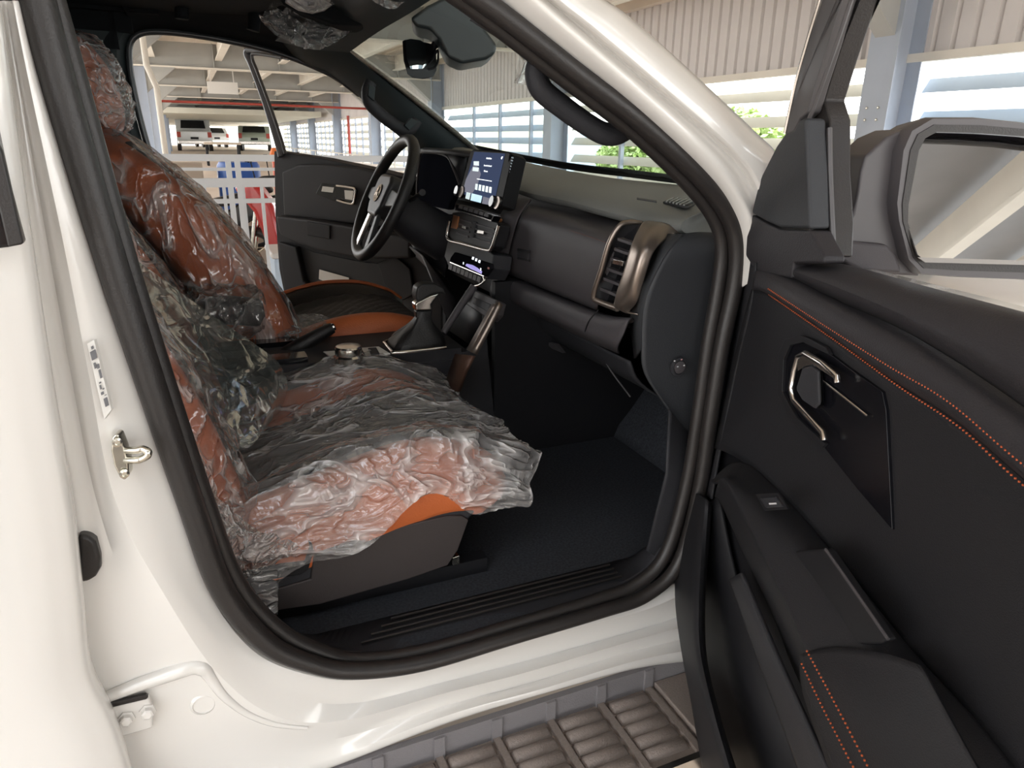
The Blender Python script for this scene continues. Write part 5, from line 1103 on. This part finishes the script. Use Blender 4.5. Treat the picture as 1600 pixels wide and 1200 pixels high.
q1('switch_mark', [(1201, 786), (1212, 785.5), (1213, 788), (1202, 788.5)], WPR, wsw, .1612, .0006, 0)
q1('switch_recess', [(1180, 772), (1214, 770), (1230, 796), (1194, 798)], BLACK, wsw, .157, .004, .001)
# release handle
bz = q1('handle_bezel', [(1222, 560), (1230, 534), (1254, 529), (1290, 548), (1340, 585), (1378, 612), (1384, 640), (1394, 828), (1340, 765), (1288, 700), (1240, 655), (1216, 615)], mat('bezel_black', (.006, .006, .008), .2, spec=.25), PD, .094, .006, .0008, label='gloss black handle bezel')
q1('bezel_rim', [(1216, 552), (1226, 530), (1250, 524), (1262, 528), (1290, 543), (1296, 555), (1254, 535), (1234, 540), (1224, 562), (1222, 612), (1244, 652), (1290, 694), (1284, 700), (1238, 660), (1214, 616)], BLACK, bz, .098, .006, .001)
tube('chrome_handle', [NP_.px(x, y, .106) for x, y in [(1309, 598), (1308, 589), (1284, 568), (1258, 552), (1247, 558), (1241, 580), (1236, 606), (1240, 626), (1262, 650), (1286, 676), (1288, 688)]], .0042, CHROME, bz, smooth_path=False, ns=8)
prism('chrome_face', [NP_.px(x, y, .108) for x, y in [(1245, 563), (1255, 550), (1272, 560), (1308, 585), (1309, 597), (1300, 590), (1270, 570), (1256, 572), (1246, 580)]], -n1*.004, CHROME, bz, bevel=.001)
q1('handle_lever', [(1252, 574), (1266, 570), (1278, 578), (1280, 632), (1272, 640), (1252, 626), (1242, 608)], TRIM, bz, .106, .008, .004)
tube('bright_line', [NP_.px(x, y, .097) for x, y in [(1284, 594), (1320, 622), (1355, 650)]], .0013, CHROME, bz, ns=6)
# map pocket, outer rail
g1('pocket_rail', [[(1142, 905, .13), (1150, 900, .14), (1160, 895, .15)], [(1165, 970, .13), (1176, 960, .15), (1190, 965, .155)], [(1205, 1080, .14), (1222, 1070, .16), (1240, 1080, .165)], [(1250, 1200, .14), (1275, 1195, .16), (1300, 1210, .165)], [(1290, 1300, .14), (1320, 1300, .16), (1350, 1310, .165)]], TRIM, PD, solid=.006, cv=True, cu=True)
g1('front_pillar_of_card', [[(1082, 770, .10), (1092, 772, .115), (1104, 780, .12), (1110, 790, .11)], [(1062, 850, .12), (1078, 860, .135), (1096, 870, .14), (1103, 880, .12)], [(1057, 930, .13), (1072, 935, .15), (1092, 940, .155), (1099, 945, .13)], [(1066, 1010, .14), (1078, 1015, .16), (1094, 1020, .165), (1102, 1030, .14)], [(1083, 1100, .15), (1100, 1110, .17), (1115, 1115, .175), (1124, 1125, .15)], [(1100, 1205, .15), (1125, 1215, .17), (1145, 1220, .175), (1156, 1230, .15)], [(1115, 1300, .15), (1140, 1310, .17), (1165, 1320, .175), (1180, 1330, .15)]], DARKD, PD, solid=.006, cu=True, cv=True, n=5)
g1('card_inner_face', [[(1103, 790, .10), (1124, 775, .10)], [(1096, 880, .10), (1150, 900, .10)], [(1092, 960, .10), (1200, 1050, .10)], [(1100, 1060, .10), (1240, 1180, .10)], [(1150, 1220, .10), (1300, 1320, .10)]], BLACK, PD, solid=.006, cv=True)
# mirror sail and window frame
q1('mirror_sail', [(1226, 208), (1212, 228), (1200, 252), (1186, 280), (1178, 312), (1173, 333), (1195, 346), (1217, 356), (1265, 358), (1262, 270), (1258, 184), (1248, 186), (1240, 202)], KICK, PD, .085, .03, .005, label='plain black triangular sail cover')
q1('sail_lower', [(1172, 335), (1195, 348), (1217, 358), (1266, 360), (1272, 372), (1288, 402), (1286, 412), (1240, 412), (1236, 436), (1180, 425), (1164, 400), (1166, 365)], PADD, PD, .084, .03, .005)
FR2 = mat('frame_grey_black', (.075, .07, .072), .35)
def fstrip(l, w, t, m, name, bev=.003): return q1(name, l, m, PD, w, t, bev)
fstrip([(1345, -60), (1290, -60), (1283, 0), (1262, 65), (1244, 130), (1236, 165), (1225, 212), (1240, 206), (1250, 186), (1262, 176), (1275, 130), (1297, 60), (1316, 0), (1334, -60)], .07, .02, FR2, 'window_frame')
fstrip([(1368, -60), (1340, -60), (1320, 0), (1300, 62), (1280, 130), (1266, 178), (1262, 200), (1270, 360), (1290, 402), (1300, 402), (1302, 350), (1297, 267), (1297, 187), (1288, 157), (1307, 93), (1337, 0), (1355, -60)], .05, .03, RUBBER, 'window_channel')
tube('edge_highlight', [NP_.px(x, y, .075) for x, y in [(1288, -30), (1281, 0), (1262, 62), (1243, 130), (1226, 208)]], .0022, CHROME, PD, ns=6)  # highlight along the frame edge, built as a bright metal strip
tube('inner_bead', [NP_.px(x, y, .074) for x, y in [(1340, -30), (1330, 0), (1310, 60), (1287, 125), (1271, 170), (1263, 200), (1266, 300), (1268, 360)]], .0028, FR2, PD, ns=6)
tube('channel_bead', [NP_.px(x, y, .052) for x, y in [(1296, 200), (1297, 267), (1300, 340), (1303, 404)]], .0035, FR2, PD, ns=6)
if False: grid('window_glass', [[NP_.px(x, y, .02) for x, y in [(1330, -200), (1270, 150), (1285, 412)]], [NP_.px(x, y, .02) for x, y in [(1600, -350), (1600, 100), (1600, 495)]], [NP_.px(x, y, .02) for x, y in [(2000, -500), (2000, 100), (2000, 600)]]], DGLASS, PD, solid=0)
# door mirror
MN = (d1+Vector((0, 0, .02))).normalized()
MP = Plane(H1+d1*.11+Vector((0, 0, 1.25)), -n1, (0, 0, 1), MN)
mir = empty('door_mirror', MP.px(1480, 300), parent=TR, label='large charcoal passenger door mirror')
SHELL = mat('mirror_shell', (.075, .068, .072), .35)
def mq(name, l, m, par, w, t=.02, bevel=.004, **k): return prism(name, [MP.px(x, y, w) for x, y in l], -MN*t, m, par, bevel=bevel, **k)
shell_f = [(1457, 186), (1530, 186), (1600, 193), (1720, 210), (1745, 240), (1745, 420), (1720, 445), (1600, 436), (1500, 432), (1440, 427), (1420, 405), (1405, 345), (1402, 318), (1412, 235), (1425, 205)]
inn = [(1462, 206), (1530, 208), (1600, 213), (1705, 228), (1722, 250), (1722, 405), (1700, 420), (1600, 412), (1500, 410), (1446, 408), (1434, 398), (1417, 348), (1418, 320), (1434, 235), (1444, 216)]
A = [MP.px(x, y, 0) for x, y in shell_f]; B = [MP.px(x, y, .0) for x, y in inn]; Bi = [p-MN*.012 for p in B]
cen = sum(A, Vector())/len(A); A0 = [p-MN*.012+(p-cen)*.02 for p in A]; A1 = [p-MN*.08+(cen-p)*.05 for p in A]; A2 = [p-MN*.12+(cen-p)*.35 for p in A]; A3 = [p-MN*.13+(cen-p)*.8 for p in A]
def ringgrid(name, rings, m, par, **k): return grid(name, [r+[r[0]] for r in rings], m, par, **k)
Bm = [p.lerp(q, .55) for p, q in zip(B, A)]
ringgrid('glass_surround', [[p-MN*.012 for p in B], [p+MN*.0015 for p in B], [p+MN*.0015 for p in Bm], [p-MN*.004 for p in Bm]], RUBBER, mir, solid=.001, ang=50)
ringgrid('mirror_housing', [Bi, B, A, A0, A1, A2, A3], SHELL, mir, solid=.001, ang=50, bevel=0)
MIRR = mat('door_mirror_silver', (.80, .82, .84), .01, 1)
gn = (MN+Vector((0, 0, .24))).normalized(); GP = Plane(MP.px(1560, 310, -.008), -n1, (0, 0, 1), gn)
prism('mirror_glass', [GP.px(x, y) for x, y in inn], -gn*.002, MIRR, mir, bevel=0, label='mirror glass reflecting the hall roof')
prism('glass_rim', [GP.px(x, y, .0006) for x, y in [(1434, 402), (1600, 407), (1722, 410), (1722, 420), (1600, 414), (1446, 410)]], -gn*.001, mat('rim_grey', (.3, .28, .26), .4), mir, bevel=0)
# arm
mq('mirror_arm', [(1417, 200), (1385, 214), (1352, 244), (1345, 268), (1340, 300), (1333, 335), (1326, 345), (1302, 350), (1304, 402), (1330, 416), (1360, 428), (1440, 432), (1420, 405), (1403, 340), (1402, 318), (1412, 235), (1422, 208)], SHELL, mir, -.02, .07, .015, seg=4, label='mirror arm')
mq('arm_cover', [(1304, 356), (1318, 372), (1340, 378), (1388, 382), (1402, 400), (1412, 428), (1345, 424), (1306, 404)], TRIMW, mir, -.005, .03, .006, seg=3)
boxes('mirror_foot', [], SHELL, mir) if False else None
# ================================================================== the photographer (seen in the door mirror)
def skin(name, chains, m, parent, sub=1, root=0):
    V = []; E = []; RD = []; idx = {}
    for ch in chains:
        prev = None
        for key, p, r in ch:
            if key not in idx: idx[key] = len(V); V.append(Vector(p)); RD.append(r)
            if prev is not None: E.append((prev, idx[key]))
            prev = idx[key]
    c = Vector(V[0]); me = bpy.data.meshes.new(name); me.from_pydata([v-c for v in V], E, []); me.materials.append(m)
    o = bpy.data.objects.new(name, me); link(o, parent, c)
    sk = o.modifiers.new('skin', 'SKIN'); me.skin_vertices or me.skin_vertices.new()
    for i, r in enumerate(RD):
        rr_ = r if isinstance(r, tuple) else (r, r); me.skin_vertices[0].data[i].radius = rr_; me.skin_vertices[0].data[i].use_root = (i == root)
    sk.use_smooth_shade = True; s2 = o.modifiers.new('sub', 'SUBSURF'); s2.levels = sub; s2.render_levels = sub
    return o
SKINM = mat('skin', (.50, .32, .23), .5); SHIRT = mat('white_shirt', (.78, .76, .74), .8); TROU = mat('dark_trousers', (.03, .03, .04), .8); HAIR = mat('dark_hair', (.02, .016, .014), .6)
fwd = Vector((math.sin(AZ), math.cos(AZ), 0)); sid = Vector((math.cos(AZ), -math.sin(AZ), 0)); o0 = Vector((CAM.x, CAM.y, 0))-fwd*.42
def pp_(f, s, z): return o0+fwd*f+sid*s+Vector((0, 0, z))
per = empty('person', o0, 'person in a white shirt holding up a phone, blurred in the door mirror', 'person')
body = skin('body', [[('pel', pp_(0, 0, .93), (.15, .11)), ('wst', pp_(0, 0, 1.06), (.14, .10)), ('cst', pp_(0, 0, 1.28), (.17, .115)), ('nck', pp_(0, 0, 1.44), (.055, .055)), ('hed', pp_(.01, 0, 1.50), (.06, .065)), ('hd2', pp_(.02, 0, 1.58), (.077, .092)), ('top', pp_(.01, 0, 1.67), (.06, .075))]]
  + [[('cst', 0, 0), ('sh%d' % s, pp_(0, s*.17, 1.37), .06), ('el%d' % s, pp_(.12, s*.25, 1.15), .042), ('wr%d' % s, pp_(.32, s*.09, 1.31), .026), ('pm%d' % s, pp_(.355, s*.075, 1.35), (.020, .036))] for s in (-1, 1)]
  + [[('pel', 0, 0), ('hp%d' % s, pp_(0, s*.09, .86), .088), ('kn%d' % s, pp_(.02, s*.10, .48), .058), ('an%d' % s, pp_(0, s*.11, .10), .040), ('ft%d' % s, pp_(.13, s*.13, .045), (.045, .035))] for s in (-1, 1)], SKINM, per)
skin('shirt', [[('a', pp_(0, 0, .88), (.170, .128)), ('b', pp_(0, 0, 1.06), (.160, .120)), ('c', pp_(0, 0, 1.28), (.188, .132)), ('d', pp_(0, 0, 1.41), (.09, .08))]] + [[('c', 0, 0), ('s%d' % s, pp_(0, s*.18, 1.37), .075), ('e%d' % s, pp_(.09, s*.235, 1.20), .062)] for s in (-1, 1)], SHIRT, per)
skin('trousers', [[('a', pp_(0, 0, .94), (.162, .122)), ('b', pp_(0, 0, .86), (.15, .12))]] + [[('b', 0, 0), ('h%d' % s, pp_(0, s*.095, .80), .100), ('k%d' % s, pp_(.02, s*.10, .48), .075), ('n%d' % s, pp_(0, s*.11, .11), .060)] for s in (-1, 1)], TROU, per)
lathe('hair', pp_(0, 0, 1.585), (-.15*fwd.x, -.15*fwd.y, 1), [(.088, -.01), (.098, .03), (.094, .07), (.075, .10), (.04, .118), (.0, .122)], HAIR, per, ns=20)
for s in (-1, 1):
    for q in range(4):
        b = pp_(.365, s*.070, 1.335+.018*q); tube('finger', [b, b+fwd*.022-sid*s*.008, b+fwd*.030-sid*s*.030, b+fwd*.022-sid*s*.045], [.0085, .008, .0075, .006], SKINM, per, ns=8)
    b = pp_(.35, s*.07, 1.365); tube('thumb', [b, b+Vector((0, 0, .012))-sid*s*.02, b-sid*s*.045+Vector((0, 0, .010))], [.0105, .009, .007], SKINM, per, ns=8)
for s in (-1, 1): lathe('eye', pp_(.104, s*.030, 1.585), fwd, [(.0, .0), (.012, .001), (.008, .004), (.0, .005)], BLACK, per, ns=10)
tube('nose', [pp_(.098, 0, 1.59), pp_(.122, 0, 1.56), pp_(.108, 0, 1.55)], [.008, .012, .010], SKINM, per, ns=8)
c = pp_(.385, 0, 1.372)
ph = prism('mobile_phone', [c+sid*a+Vector((0, 0, b)) for a, b in ((-.078, -.038), (.078, -.038), (.078, .038), (-.078, .038))], -fwd*.009, GLOSS, None, bevel=.003); meta(ph, 'black phone held up by the person, seen only in the door mirror', 'phone')
